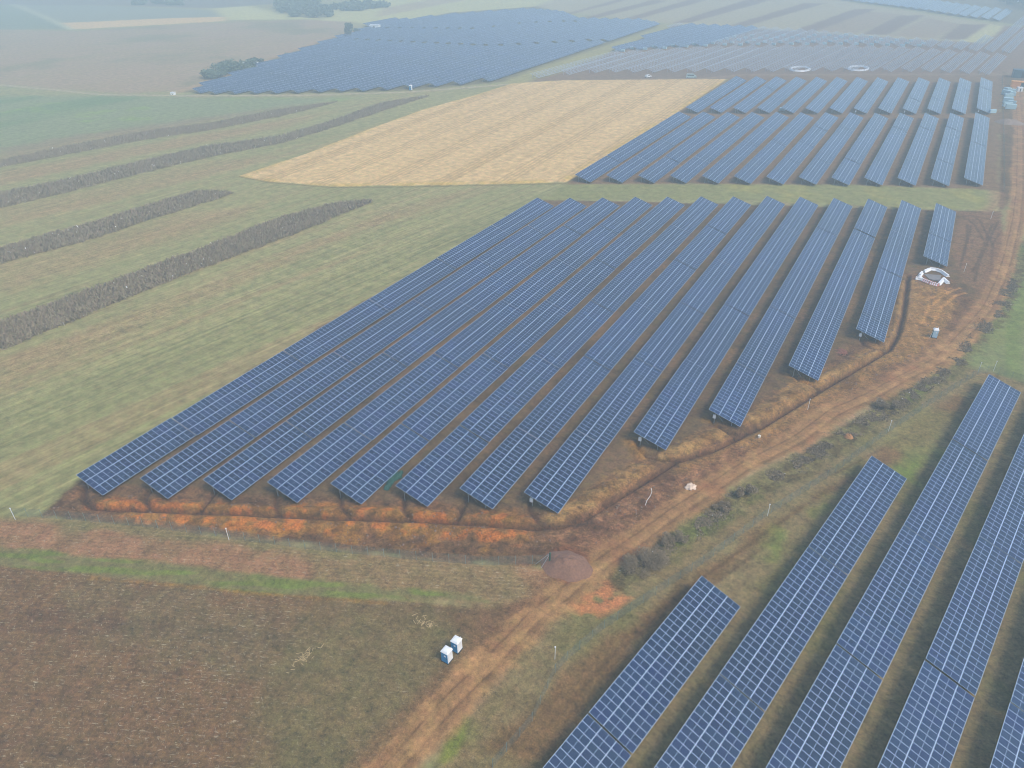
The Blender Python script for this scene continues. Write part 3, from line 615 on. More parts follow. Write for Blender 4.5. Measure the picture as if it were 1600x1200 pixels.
print('solar',round(time.time()-T0,1),'rest',len(rest))
# ------------------------------------------------------------------ empty racks of the half-built field
MR=simple('rack_rail',(.42,.48,.57),.4,0.,.05,1.)
def rack(x,y0,y1,nr,label,grp):
    b=MBd()
    for u in (.2,1.2,2.1,3.1,4.1,5.1,6.0,6.7):
        s0=slope(u,0); b.box(s0[0]-.09,s0[0]+.09,0,y1-y0,s0[2]-.12,s0[2])
    y=1.
    while y<y1-y0-.5:
        b.bar(slope(.3,y,-.2),slope(6.5,y,-.2),.14,.14)
        for u in LEGU: s0=slope(u,y,-.25); b.box(s0[0]-.07,s0[0]+.07,y-.06,y+.06,-.5,s0[2])
        y+=4.1
    p=Ep(x,y0); o=link('mounting_rack',b.mesh('mounting_rack',[MR]),None,(p[0],p[1],0)); o.rotation_euler=(0,0,-EB); tag(o,label,'mounting rack',grp)
n1_=n2_=0
for i,(x,f,b_) in enumerate(ESP):
    if f and f[1]-f[0]>15:
        rack(x,f[0],f[1],6,f'bare steel mounting rack without panels, {ORD[n1_]} row from left in front half of far field','racks in the front half of the half-built field'); n1_+=1
    if b_ and i not in PANELED and b_[1]-b_[0]>15:
        rack(x,b_[0],b_[1],6,f'bare steel mounting rack without panels, {ORD[n2_]} row from left in back half of far field','racks in the back half of the half-built field'); n2_+=1
MPB=simple('pale_blue_wrap',(.42,.60,.66),.4,0,.1,2.); MWO=simple('raw_wood',(.34,.22,.12),.8,0,.2,3.)
def pallet_meshes():
    b=MBd(); 
    for k in range(3): b.box(-1.15+k*1.1,-1.05+k*1.1,-.55,.55,0,.12)
    for k in range(5): b.box(-1.2,1.2,-.55+k*.26,-.43+k*.26,.12,.15)
    a=b.mesh('wooden_pallet',[MWO]); c_=MBd(); c_.box(-1.18,1.18,-.52,.52,.15,1.3,0,.03); return a,c_.mesh('wrapped_modules',[MPB])
PA,PB=pallet_meshes()
def pallet(x,y,rz,label,grp,sc=1.):
    e=empty('module_pallet',(x,y,float(height(np.array([x]),np.array([y]))[0])),rz); e.scale=(sc,sc,sc); tag(e,label,'pallet',grp); link('wooden_pallet',PA,e); link('wrapped_modules',PB,e)
for i,(x,f,b_) in enumerate(ESP[:20]):
    if b_:
        for j in range(5):
            y=b_[0]+3+j*14+(i%2)*2; p=Ep(x+8.3,y)
            if y<b_[1]-3: pallet(p[0],p[1],rj.uniform(-.2,.2)-EB,'pale wrapped pallet of modules between bare racks of the far field','pallets set out between the far racks',1.3)
# ------------------------------------------------------------------ fences and posts
def wire_material():
    m,t,b=nt('green_wire_mesh'); L=t.links.new; out=[n for n in t.nodes if n.type=='OUTPUT_MATERIAL'][0]
    b.inputs['Base Color'].default_value=(.16,.25,.24,1); b.inputs['Roughness'].default_value=.5
    uv=node(t,'ShaderNodeTexCoord'); sp=node(t,'ShaderNodeSeparateXYZ'); L(uv.outputs['Object'],sp.inputs[0])
    nz=node(t,'ShaderNodeTexNoise',_Scale=.6,_Detail=3.); L(uv.outputs['Object'],nz.inputs[0])
    mr=node(t,'ShaderNodeMapRange'); mr.inputs[3].default_value=.06; mr.inputs[4].default_value=.34; L(nz.outputs[0],mr.inputs[0])
    tr=node(t,'ShaderNodeBsdfTransparent'); mx=node(t,'ShaderNodeMixShader'); L(mr.outputs[0],mx.inputs[0]); L(tr.outputs[0],mx.inputs[1]); L(b.outputs[0],mx.inputs[2]); L(mx.outputs[0],out.inputs[0]); return m
MW=wire_material(); MGP=simple('green_post_paint',(.02,.10,.07),.5); MGR=simple('grey_post_paint',(.2,.26,.25),.5)
def fence(P,label,hgt=1.9,end_post=False):
    seg=np.hypot(*(P[1:]-P[:-1]).T); s=np.concatenate([[0],np.cumsum(seg)]); n=int(s[-1]/2.6)+1; t=np.linspace(0,s[-1],n); px=np.interp(t,s,P[:,0]);py=np.interp(t,s,P[:,1]); pz=height(px,py)
    e=empty('wire_fence',(px[0],py[0],0)); tag(e,label,'fence'); b=MBd(); x0,y0=px[0],py[0]
    for i in range(n-1):
        a=(px[i]-x0,py[i]-y0,pz[i]+.03);c_=(px[i+1]-x0,py[i+1]-y0,pz[i+1]+.03); b.quad(a,c_,(c_[0],c_[1],c_[2]+hgt),(a[0],a[1],a[2]+hgt),0)
    link('wire_mesh',b.mesh('wire_mesh',[MW]),e)
    pb=MBd(); pb.box(-.022,.022,-.022,.022,-.3,hgt+.04); pm=pb.mesh('post',[MGR])
    for i in range(n): link('post',pm,e,(px[i]-x0,py[i]-y0,pz[i]))
    if end_post:
        b=MBd(); b.box(-.09,.09,-.09,.09,-.2,2.4); link('gate_post',b.mesh('gate_post',[MGP]),e,(px[-1]-x0+.12,py[-1]-y0,pz[-1]))
        d=Vector((px[-2]-px[-1],py[-2]-py[-1],0)); b=MBd(); b.tube((0,0,2.1),(d.x*.8,d.y*.8,0),.04); b.tube((0,0,1.9),(d.x*.3,d.y*.3-1.,0),.04); link('brace',b.mesh('brace',[MS]),e,(px[-1]-x0,py[-1]-y0,pz[-1]))
    return e
fence(FENCE_A,'grey-green wire fence along the near edge of the central array',1.9,True)
fence(FENCE_B,'grey-green wire fence between dirt road and lower right array')
fence(FENCE_C,'grey-green wire fence right of the upper right array')
def post_mesh():
    b=MBd(); b.tube((0,0,-.3),(0,0,2.7),.042,8); b.box(-.09,.09,-.09,.09,2.65,2.75); return b.mesh('white_post',[MWH])
PM=post_mesh()
POSTS=[((24,812),'white post at far left end of the fence, beside the green field'),((358,844),'white post on the near fence below the third row of tables'),((1262,640),'white post between trench and road below the eleventh row'),((1388,674),'white post on the roadside fence, right of the road bend'),((1199,806),'white post on the roadside fence left of the lower right tables'),((867,1030),'white post on the roadside fence, nearest to the camera'),((1528,582),'left one of two white posts above the tallest lower right row'),((1552,580),'right one of two white posts above the tallest lower right row'),((1506,425),'white post right of the white barrier ring on rutted soil'),((1548,342),'white post on rutted soil near the upper road bend')]
for (p,l) in POSTS:
    x,y=at(*p); o=link('white_post',PM,None,(x,y,0)); o.scale=(1,1,.95); tag(o,l,'post','white posts around the plant')
# bent pipe in churned soil
b=MBd(); pts=[Vector((0,0,-.1)),Vector((.1,.35,.9)),Vector((.45,.9,1.7)),Vector((.6,1.1,2.6)),Vector((.35,1.2,3.2))]
for p,q in zip(pts[:-1],pts[1:]): b.tube(p,q,.05)
x,y=at(1008,790); tag(link('bent_pipe',b.mesh('bent_pipe',[MWH]),None,(x,y,0)),'thin white bent pipe standing in churned soil beside the road','pipe')
# ------------------------------------------------------------------ portable toilets
def toilet(px,py,rz,label,front=MBL,side=MWH,z=0,pole=False):
    x,y=at(px,py); e=empty('portable_toilet',(x,y,z+float(height(np.array([x]),np.array([y]))[0])),rz); tag(e,label,'portable toilet')
    b=MBd(); b.box(-.6,.6,-.6,.6,.02,.16); b.box(-.62,-.4,-.64,.64,-.1,.03); b.box(.4,.62,-.64,.64,-.1,.03); link('base',b.mesh('base',[MDK]),e)
    b=MBd(); b.box(-.56,.56,-.56,.56,.16,2.0,0,.02)
    for k in range(-2,3): b.box(-.035+k*.2,.035+k*.2,.56,.585,.3,1.9); b.box(.56,.585,-.035+k*.2,.035+k*.2,.3,1.9); b.box(-.585,-.56,-.035+k*.2,.035+k*.2,.3,1.9)
    link('cabin',b.mesh('cabin',[side]),e)
    b=MBd(); b.box(-.54,.54,-.6,-.565,.18,1.98); d=link('door',b.mesh('door',[front]),e)
    b=MBd(); b.box(-.02,.26,-.625,-.602,1.35,1.62); link('door_sign',b.mesh('door_sign',[MWH]),d)
    b=MBd(); b.box(.36,.42,-.64,-.602,1.0,1.16); link('handle',b.mesh('handle',[MDK]),d)
    b=MBd(); b.box(-.62,.62,-.62,.62,1.98,2.08); n0=len(b.v)
    b.hexa([(-.6,-.6,2.08),(.6,-.6,2.08),(.6,.6,2.08),(-.6,.6,2.08),(-.42,-.42,2.30),(.42,-.42,2.30),(.42,.42,2.30),(-.42,.42,2.30)]); b.box(-.3,.3,-.3,.3,2.30,2.36,0,.06)
    r=link('roof',b.mesh('roof',[MWH]),e); b=MBd(); b.tube((.45,.45,2.1),(.45,.45,2.5),.05); link('vent_pipe',b.mesh('vent_pipe',[MWH]),r)
    if pole:
        b=MBd(); b.bar((-1.0,-.9,0),(-.62,-.2,1.6),.06); link('leaning_strut',b.mesh('leaning_strut',[MWH]),e)
    return e
toilet(699,1031,-.05,'blue and white portable toilet on brown field, the nearer of two beside the road')
toilet(714,1015,-.05,'blue and white portable toilet on brown field, the farther of two beside the road')
toilet(1459,527,.15,'pale blue portable toilet with white roof standing alone beside the road bend',simple('pale_blue_plastic',(.45,.66,.80),.4,0,.05,2.),simple('teal_plastic',(.03,.14,.17),.5),0,True)
t_=toilet(642,141,.2,'small white cabin standing in front of the far left array'); t_.scale=(1.25,1.25,1.25)
# ------------------------------------------------------------------ barriers
MRD=simple('red_plastic',(.75,.30,.27),.5)
def barrier_mesh(red):
    b=MBd(); 
    def prism(x0,x1,mi):
        b.hexa([(x0,-.4,0),(x1,-.4,0),(x1,.4,0),(x0,.4,0),(x0,-.4,.15),(x1,-.4,.15),(x1,.4,.15),(x0,.4,.15)],mi)
        b.hexa([(x0,-.4,.15),(x1,-.4,.15),(x1,.4,.15),(x0,.4,.15),(x0,-.2,.45),(x1,-.2,.45),(x1,.2,.45),(x0,.2,.45)],mi)
        b.hexa([(x0,-.2,.45),(x1,-.2,.45),(x1,.2,.45),(x0,.2,.45),(x0,-.17,.8),(x1,-.17,.8),(x1,.17,.8),(x0,.17,.8)],mi)
    k=8; 
    for i in range(k): prism(-1+i*2/k,-1+(i+1)*2/k,1 if (red and i%2) else 0)
    return b.mesh('barrier',[MWH,MRD])
BM={0:barrier_mesh(0),1:barrier_mesh(1)}
def barrier(x,y,rz,ln,label,grp,red=0,sc=1.): 
    o=link('plastic_barrier',BM[red],None,(x,y,.02)); o.rotation_euler=(0,0,rz); o.scale=(ln/2,sc*1.35,sc*.85); tag(o,label,'barrier',grp)
SEGS=[((1443,426),(1452,422)),((1452,421.5),(1462,422.5)),((1462,422.5),(1472,426)),((1472,426.5),(1481,433)),((1440,427),(1436.5,432)),((1437,433),(1437,438)),((1430,436),(1441,437.5)),((1441,438.5),(1453,443)),((1453,443.5),(1466,447)),((1466,446),(1473,438)),((1473,436.5),(1481.5,444))]
nmz=['back left of the ring','back of the ring, left middle','back of the ring, right middle','back right corner of the ring','upper left bend of the ring','left side of the ring','left tip jutting outwards','front left with red stripes','front middle with red stripes','front right bend of the ring','right tip jutting outwards']
for (a,b_),nm in zip(SEGS,nmz):
    p=at(*a);q=at(*b_); L_=math.dist(p,q); barrier((p[0]+q[0])/2,(p[1]+q[1])/2,math.atan2(q[1]-p[1],q[0]-p[0]),L_*.97,f'white barrier at {nm}, beside short solar row','barriers in the ring beside the shortest row',1 if 'red' in nm else 0,1.0)
pd=W([(1443,429),(1470,431),(1469,440),(1452,437)]); b=MBd(); b.quad(*[(p[0],p[1],.16) for p in pd][::-1]); b.quad(*[(p[0],p[1],.16) for p in pd]); 
vv=[(p[0],p[1],-.2) for p in pd]; b=MBd(); b.hexa([vv[3],vv[2],vv[1],vv[0]]+[(p[0],p[1],.22) for p in (pd[3],pd[2],pd[1],pd[0])]); tag(link('concrete_pad',b.mesh('concrete_pad',[simple('damp_concrete',(.22,.20,.20),.8,0,.2,1.,.3)])),'grey foundation pad enclosed by the ring of white barriers','foundation')
for (c0,nm) in (((1250,108.5),'left'),((1341,107.5),'right')):
    cx,cy=at(*c0)
    for i in range(12):
        a=2*math.pi*i/12; x=cx+5.6*math.cos(a); y=cy+8.5*math.sin(a); tx,ty=-5.6*math.sin(a),8.5*math.cos(a)
        barrier(x,y,math.atan2(ty,tx),math.hypot(tx,ty)*2*math.pi/12*1.0,f'white barrier in the {nm} one of two far white rings behind the upper right array',f'barriers of the {nm} far ring',0,1.3)
# ------------------------------------------------------------------ vehicles
MGL=simple('vehicle_glass',(.03,.04,.05),.1); MTY=simple('tyre_rubber',(.02,.02,.02),.8)
def vehicle(name,px,py,rz,L_,Hh,paint_,label,cat,van):
    x,y=at(px,py); e=empty(name,(x,y,0),rz); tag(e,label,cat); w=.95
    prof=[(-L_/2,.35),(-L_/2,.9),(-L_/2+.15,1.0),(-L_/2+.2,Hh-.15),(-L_/2+.45,Hh),(L_/2-1.7,Hh),(L_/2-1.1,Hh*.62) if van else (L_/2-1.3,Hh*.66),(L_/2-.1,Hh*.5),(L_/2,.35)]
    n=len(prof); b=MBd(); b.v=[(p[0],-w,p[1]) for p in prof]+[(p[0],w,p[1]) for p in prof]
    for i in range(n): j=(i+1)%n; b.f.append((i,j,n+j,n+i)); b.m.append(0); b.r.append(0)
    b.f.append(tuple(range(n-1,-1,-1))); b.f.append(tuple(range(n,2*n))); b.m+=[0,0]; b.r+=[0,0]
    link('body',b.mesh('body',[paint_]),e)
    for s in (-1,1):
        b=MBd(); y0=s*(w+.005); b.quad((-L_/2+.6,y0,Hh*.62),(L_/2-1.55,y0,Hh*.62),(L_/2-1.85,y0,Hh*.9),(-L_/2+.6,y0,Hh*.9)); link('side_windows',b.mesh('side_windows',[MGL]),e)
        for xx in (-L_/2+.9,L_/2-.9):
            b=MBd(); b.tube((0,s*.12,0),(0,-s*.1,0),.34,14); wh=link('wheel',b.mesh('wheel',[MTY]),e,(xx,s*w,.34)); b=MBd(); b.tube((0,s*.125,0),(0,s*.13,0),.2,10); link('rim',b.mesh('rim',[MS]),wh)
    b=MBd(); xs=(L_/2-1.68,L_/2-1.16); b.quad((xs[0],-w+.1,Hh-.02),(xs[0],w-.1,Hh-.02),(xs[1],w-.1,Hh*.64+.03),(xs[1],-w+.1,Hh*.64+.03)); link('windscreen',b.mesh('windscreen',[MGL]),e)
vehicle('delivery_van',1080,122,.35,6.2,2.4,simple('grey_green_paint',(.42,.55,.55),.35,.1,.05,2.),'pale green-grey van parked on the track behind the gold field','van',True)
vehicle('parked_car',1013,121,1.2,4.4,1.6,simple('white_paint',(.82,.84,.86),.3,0,.03,2.),'small white car on the track left of the van','car',False)
# ------------------------------------------------------------------ site yard at upper right
def box_thing(name,px,py,rz,dx,dy,dz,mat,label,cat,parts=True):
    x,y=at(px,py); e=empty(name,(x,y,0),rz); tag(e,label,cat)
    b=MBd(); b.box(-dx/2,dx/2,-dy/2,dy/2,0,dz,0)
    k=-dx/2+.2
    while k<dx/2-.1: b.box(k,k+.12,-dy/2-.04,-dy/2,.1,dz-.1); b.box(k,k+.12,dy/2,dy/2+.04,.1,dz-.1); k+=.35
    link('walls',b.mesh('walls',[mat]),e); b=MBd(); b.box(-dx/2-.1,dx/2+.1,-dy/2-.1,dy/2+.1,dz,dz+.15); link('roof',b.mesh('roof',[mat]),e)
    b=MBd(); b.box(-dx*.1,dx*.1,-dy/2-.08,-dy/2-.045,.05,dz*.8); link('door',b.mesh('door',[MDK]),e); return e
MO_=simple('orange_paint',(.85,.36,.05),.5,0,.1,1.)
box_thing('site_container',1597,136,.1,12,3.,2.9,MO_,'orange site container at the right edge beside the material yard','container')
box_thing('site_container',1597,121,.1,11,6.,4.2,simple('dark_blue_paint',(.03,.09,.13),.5),'dark blue-green shed behind the orange container at right edge','shed')
box_thing('site_cabin',1592,143,.4,2.6,2.2,2.2,MWH,'small white cabin in front of the orange container','cabin')
for k,(px,py,l) in enumerate(((1573,143,'at the back of the yard'),(1579,146,'second from the back, right'),(1572,149,'in the middle of the yard, left'),(1580,150,'in the middle of the yard, right'),(1575,154,'below the middle of the yard'),(1574,161,'in the lower half, left'),(1580,164,'in the lower half, right'),(1573,167,'near the front left'),(1578,171,'at the front of the yard'))):
    x,y=at(px,py); pallet(x,y,rj.uniform(-.5,.5),f'pale wrapped pallet stack {l}, right of upper array','pallets in the material yard',1.6+.4*(k%3)/2)
x,y=at(1550,177); pallet(x,y,.6,'pale wrapped pallet beside the last row gap of upper right array',None,1.4)
x,y=at(1222,173); pallet(x,y,.2,'white wrapped pallet in the gap between fifth rows of upper right array',None,1.2)
# far white building, small kiosk
e=box_thing('farm_building',586,46,.3,9,5,3.6,simple('white_render',(.85,.87,.88),.6,0,.04,1.),'small white building at the far top edge of the far left array','building')
e=box_thing('white_kiosk',400,103,.3,3,2.5,2.2,MWH,'tiny white kiosk below the bushes at the far left array','kiosk')
e=box_thing('white_kiosk',271,148,.3,2.2,2,1.3,MWH,'tiny white box beside the pale track at left','box')
# ------------------------------------------------------------------ loose things on the site
def blob(name,px,py,rx,ry,hz,mat,label,cat,seed=0,n=22,rough=.35,z=0.,kind=None,rz=0.):
    r_=np.random.default_rng(seed); x,y=at(px,py); th=np.linspace(0,2*np.pi,40,endpoint=False); R=np.linspace(0,1,n); V=[];Fc=[]
    for i,q in enumerate(R):
        for a in th:
            w=1+min(rough,.1)*(vn(np.array([math.cos(a)*2.3+seed]),np.array([math.sin(a)*2.3]),1,seed)[0]-.5)*2
            xx=rx*q*w*math.cos(a); yy=ry*q*w*math.sin(a); hh=hz*(1-q**1.6)*(1+rough*(fb(np.array([xx]),np.array([yy]),rx*.22,seed,4)[0]-.5)*2)
            V.append((xx*math.cos(rz)-yy*math.sin(rz),xx*math.sin(rz)+yy*math.cos(rz),hh-.12*q))
    m=40
    for i in range(n-1):
        for j in range(m): Fc.append((i*m+j,(i+1)*m+j,(i+1)*m+(j+1)%m,i*m+(j+1)%m))
    me=np_mesh(name,np.array(V),np.array(Fc),mat,True); o=link(name,me,None,(x,y,z)); tag(o,label,cat,None,kind); return o
MMD=simple('mound_soil',(.23,.12,.075),.95,0,.25,3.,.6)
blob('soil_mound',886,884,4.2,3.5,1.4,MMD,'smooth reddish brown soil mound beside the end post of the fence','soil heap',3,34,.3)
blob('soil_mound',1577,192,6.5,5.,1.8,simple('grey_brown_soil',(.27,.19,.14),.95,0,.2,1.,.5),'grey-brown soil mound below the material yard at right','soil heap',5,22,.3)
blob('soil_mound',1326,683,1.0,.8,.8,simple('orange_soil',(.42,.2,.08),.95,0,.2,3.,.5),'small orange soil heap on the scrubby road verge','soil heap',6,16,.4)
def sheet(name,P,amp,mat,label,cat,z0=.25,seed=2):
    P=np.array(P); lo=P.min(0);hi=P.max(0); step=.14; A,B=np.meshgrid(np.arange(lo[0],hi[0],step),np.arange(lo[1],hi[1],step)); a=A.ravel();b=B.ravel(); d=poly_sd(a,b,P)+(fb(a,b,.9,seed,2)-.5)*.4
    z=z0+amp*np.abs(fb(a,b,.8,seed,4)-.5)*3+.35*amp*ss(d); z=np.where(d<.25,z*.4,z); ii=np.arange(a.size).reshape(A.shape); F=np.stack([ii[:-1,:-1],ii[:-1,1:],ii[1:,1:],ii[1:,:-1]],-1).reshape(-1,4); F=F[(d[F]>0).all(1)]; u,inv=np.unique(F,return_inverse=True)
    o=link(name,np_mesh(name,np.stack([a,b,z+height(a,b)],-1)[u],inv.reshape(F.shape),mat,False)); sm=o.modifiers.new('s','SOLIDIFY'); sm.thickness=.03; tag(o,label,cat); return o
sheet('green_tarpaulin',W([(598,766),(606,748),(618,736),(631,738),(629,749),(618,752),(606,768)]),.5,simple('green_cloth',(.006,.07,.05),.7,0,.3,2.),'dark green tarpaulin lying between the fifth and sixth rows of tables','tarpaulin')
sheet('plastic_sheeting',W([(1069,763),(1072,757),(1080,755),(1089,760),(1088,766),(1078,768)]),.5,simple('cream_sheeting',(.72,.55,.42),.6,0,.2,2.),'crumpled cream sheeting lying on soil just left of the road','sheeting',.15)
b=MBd(); rr=random.Random(5)
for k in range(46):
    a=rr.uniform(0,6.28); c0=Vector((rr.gauss(0,.55),rr.gauss(0,.6),.08+rr.random()*.35)); d=Vector((math.cos(a),math.sin(a),rr.uniform(-.25,.25)))*rr.uniform(.4,.9); b.bar(c0-d,c0+d,.09,.05)
x,y=at(1316,551); tag(link('timber_pile',b.mesh('timber_pile',[simple('red_brown_wood',(.33,.13,.08),.8,0,.3,3.)]),None,(x,y,0)),'loose pile of reddish timber scraps between the last long rows','timber pile')
MSTK=simple('dry_stalks',(.55,.40,.20),.85,0,.3,3.)
for (px,py,sx,sy,nn,l) in ((476,1028,.5,1.1,34,'small orange-brown heap of dry stalks on the dark stubble field'),(664,974,.9,.5,26,'scattered pale maize stalks on the field left of the two toilets')):
    b=MBd()
    for k in range(nn):
        a=rr.uniform(0,6.28); c0=Vector((rr.gauss(0,sx),rr.gauss(0,sy),.05+rr.random()*.15)); d=Vector((math.cos(a),math.sin(a),rr.uniform(-.1,.2)))*rr.uniform(.2,.5); b.bar(c0-d,c0+d,.06,.04)
    x,y=at(px,py); tag(link('stalk_heap',b.mesh('stalk_heap',[MSTK]),None,(x,y,0)),l,'stalk heap')
b=MBd(); b.tube((0,0,0),(0,0,.55),.24,16,0,.3); x,y=at(1186,684); bk=link('white_bucket',b.mesh('white_bucket',[simple('cream_plastic',(.85,.78,.66),.5,0,.05,2.)]),None,(x,y,0)); tag(bk,'small cream bucket on ochre soil between trench and road','bucket')
b=MBd(); 
for k in range(10):
    a0=math.pi*k/10;a1=math.pi*(k+1)/10; b.tube((.3*math.cos(a0),0,.52+.25*math.sin(a0)),(.3*math.cos(a1),0,.52+.25*math.sin(a1)),.015,5)
link('handle',b.mesh('handle',[MS]),bk)
# ------------------------------------------------------------------ vegetation
def leaf_material(name,cols,rough=.8):
    m,t,b=nt(name); L=t.links.new; a=node(t,'ShaderNodeAttribute',attribute_name='mod'); rp=node(t,'ShaderNodeValToRGB')
    for i,c_ in enumerate(cols):
        p=i/(len(cols)-1)
        if i==0: e=rp.color_ramp.elements[0]
        elif i==len(cols)-1: e=rp.color_ramp.elements[1]
        else: e=rp.color_ramp.elements.new(p)
        e.position=p; e.color=(*c_,1)
    L(a.outputs['Fac'],rp.inputs[0]); L(rp.outputs[0],b.inputs['Base Color']); b.inputs['Roughness'].default_value=rough; b.inputs['Specular IOR Level'].default_value=.2; return m
def cards(name,pos,size,mat,up=None,lean=.9,seed=1,aspect=2.5):
    "leaf or stalk sized faces at pos"
    r=np.random.default_rng(seed); n=len(pos); 
    if up is None: d=r.normal(size=(n,3)); d[:,2]=np.abs(d[:,2])*.5
    else: d=r.normal(size=(n,3))*lean*.35; d[:,2]=up
    d/=np.linalg.norm(d,axis=1)[:,None]; s=r.normal(size=(n,3)); s-=d*(s*d).sum(1)[:,None]; s/=np.linalg.norm(s,axis=1)[:,None]
    ln=(size*r.uniform(.6,1.3,n))[:,None]; w=ln/aspect; b0=pos-s*w/2; b1=pos+s*w/2; V=np.stack([b0,b1,b1+d*ln+s*w*.1,b0+d*ln*.9],1).reshape(-1,3); F=np.arange(4*n).reshape(n,4)
    me=np_mesh(name,V,F,mat); a=me.attributes.new('mod','FLOAT','FACE'); a.data.foreach_set('value',r.random(n).astype(np.float32)); return me
MCROP=leaf_material('dry_crop',[(.30,.215,.15),(.46,.34,.245),(.37,.275,.195),(.54,.42,.31),(.31,.27,.16)])
def crop(P,dens,hgt,label,seed):
    r=np.random.default_rng(seed); lo=P.min(0);hi=P.max(0); area=(hi-lo).prod(); n=int(area*dens); a=r.uniform(lo[0],hi[0],n); b=r.uniform(lo[1],hi[1],n)
    d=poly_sd(a,b,P)+(fb(a,b,3.5,seed,4)-.5)*2.6+r.uniform(-.7,.7,n)+1.0; keep=(d>0)&((a>CX-420)); a=a[keep];b=b[keep]
    hh=.9+.2*fb(a,b,4,seed,3)
    th=math.radians(10.6); u=a*math.cos(th)-b*math.sin(th); k2=np.abs((u/1.5)%1-.5)<.44; a=a[k2];b=b[k2];hh=hh[k2]
    pos=np.stack([a,b,height(a,b)-.05],-1); me=cards('maize_strip',pos,hgt*hh,MCROP,.55,1.3,seed,7); print('crop',len(a))
    tag(link('maize_strip',me),label,'crop strip',None,'stuff')
crop(STR1,26,1.15,'nearest dark strip of dry standing maize, longest in front of the left fields',11)
crop(STR2,20,1.15,'second dark strip of dry maize, the short one ending in mid field',12)
crop(STR3,12,1.2,'third dark strip of dry maize, curving up towards the far left array',13)
crop(STR4,8,1.0,'farthest pale grey strip of dry maize beside the green field',14)
MBU=leaf_material('bare_bush',[(.24,.18,.11),(.36,.27,.17),(.22,.25,.10),(.46,.36,.25),(.28,.22,.14)])
MEV=leaf_material('dark_leaves',[(.07,.11,.08),(.13,.18,.12),(.09,.13,.11),(.16,.20,.14)])
MTR=simple('bark',(.12,.09,.07),.9,0,.2,4.)
def bush(px,py,rx,ry,hz,label,mat,seed,n=2600,size=.3,name='bush',cat='bush',trunk=0.,group=None,rz=0.):
    r=np.random.default_rng(seed); x,y=at(px,py); e=empty(name,(x,y,0),rz); tag(e,label,cat,group)
    nc=max(5,int(9*max(rx,ry)/2)); cl=np.stack([r.uniform(-.8,.8,nc)*rx,r.uniform(-.8,.8,nc)*ry,trunk+hz*r.uniform(.25,.8,nc)],-1)
    ci=r.integers(0,nc,n); rad=np.array([min(rx,ry)*.38,min(rx,ry)*.38,hz*.24]); q=r.normal(size=(n,3)); q/=np.linalg.norm(q,axis=1)[:,None]; q*=r.uniform(.2,1.1,n)[:,None]**.6
    pos=cl[ci]+q*rad*(1+.6*r.random((nc,1)))[ci]; pos[:,2]=np.maximum(pos[:,2],.05)
    link('crown',cards('crown',pos,size,mat,None,.9,seed,1.6),e)
    b=MBd(); 
    if trunk>0: b.tube((0,0,-.2),(0,0,trunk+hz*.5),.22*hz/6,8,0,.08)
    for c_ in cl[:12]: b.tube((c_[0]*.1,c_[1]*.1,0 if trunk==0 else trunk*.8),tuple(c_),.05 if trunk==0 else .12,5,0,.02)
    link('trunk',b.mesh('trunk',[MTR]),e); return e
bush(1003,884,3.8,2.5,2.1,'largest bare grey-brown bush on the road verge beside the soil mound',MBU,21,8500,.13,rz=.75)
bush(1050,845,2.2,1.4,1.5,'low brown bush on the road verge right of the largest bush',MBU,22,3200,.13,rz=.6)
bush(1164,772,2.2,1.5,1.8,'dark bare bush on the road verge below the bucket',MBU,23,4200,.13,rz=.6)
bush(1128,795,1.8,1.0,1.1,'small grey bush on the verge left of the dark bare one',MBU,24,2600,.13,rz=.6)
bush(1386,637,2.6,1.5,1.8,'greyish bush on the verge at the bend of the road',MBU,25,4200,.14,rz=.5)
for k,(px,py,rx,hz,l) in enumerate(((333,122,6,4.5,'small rounded dark bush group at left end beside far left array'),(360,113,9,6,'largest dark bush clump beside the far left array'),(382,107,6,4,'middle dark bush clump beside the far left array'),(397,101,5,3.4,'small dark bush at right end of clumps beside far left array'))):
    bush(px,py,rx,rx*.9,hz,l,MEV,30+k,3800,1.1)
bush(546,57,2.8,2.8,8,'lone hazy tree at the far corner of the far left array',MEV,36,3600,1.2,'tree','tree',2.)
bush(558,49,2.5,2,2,'low hazy bush between the lone tree and the white building',MEV,37,600,.8)
bush(452,87,3,2,1.6,'tiny bush on the track edge of the far left array',MEV,38,400,.7)
# far woods: countless crowns
def woods(name,P,label,seed,n,hz):
    r=np.random.default_rng(seed); P=W(P); lo=P.min(0);hi=P.max(0); pts=[]
    while len(pts)<n:
        a=r.uniform(lo,hi)
        if poly_sd(np.array([a[0]]),np.array([a[1]]),P)[0]>0: pts.append(a)
    pos=[]
    for a in pts:
        R=r.uniform(2.5,4.5); h=hz*r.uniform(.7,1.2); q=r.normal(size=(150,3)); q/=np.linalg.norm(q,axis=1)[:,None]; q*=np.array([R,R,h*.4]); q+=np.array([a[0],a[1],h*.55]); pos.append(q)
    pos=np.vstack(pos); tag(link(name,cards(name,pos,1.7,MEV,None,.9,seed,1.4)),label,'woodland',None,'stuff')
woods('woods',[(428,2),(436,20),(458,28),(500,30),(520,28),(500,12),(497,-8),(440,-8)],'dark hazy wood at the top edge left of centre',41,170,7)
woods('woods',[(512,16),(560,19),(610,11),(560,9)],'thin hazy tree belt right of the wood at top',42,46,6)
woods('woods',[(1560,6),(1600,14),(1680,24),(1680,-16),(1540,-14)],'dark hazy wood in the top right corner',43,150,10)
woods('woods',[(210,9),(290,9),(285,5),(220,5)],'faint line of trees at the top left',44,26,5)
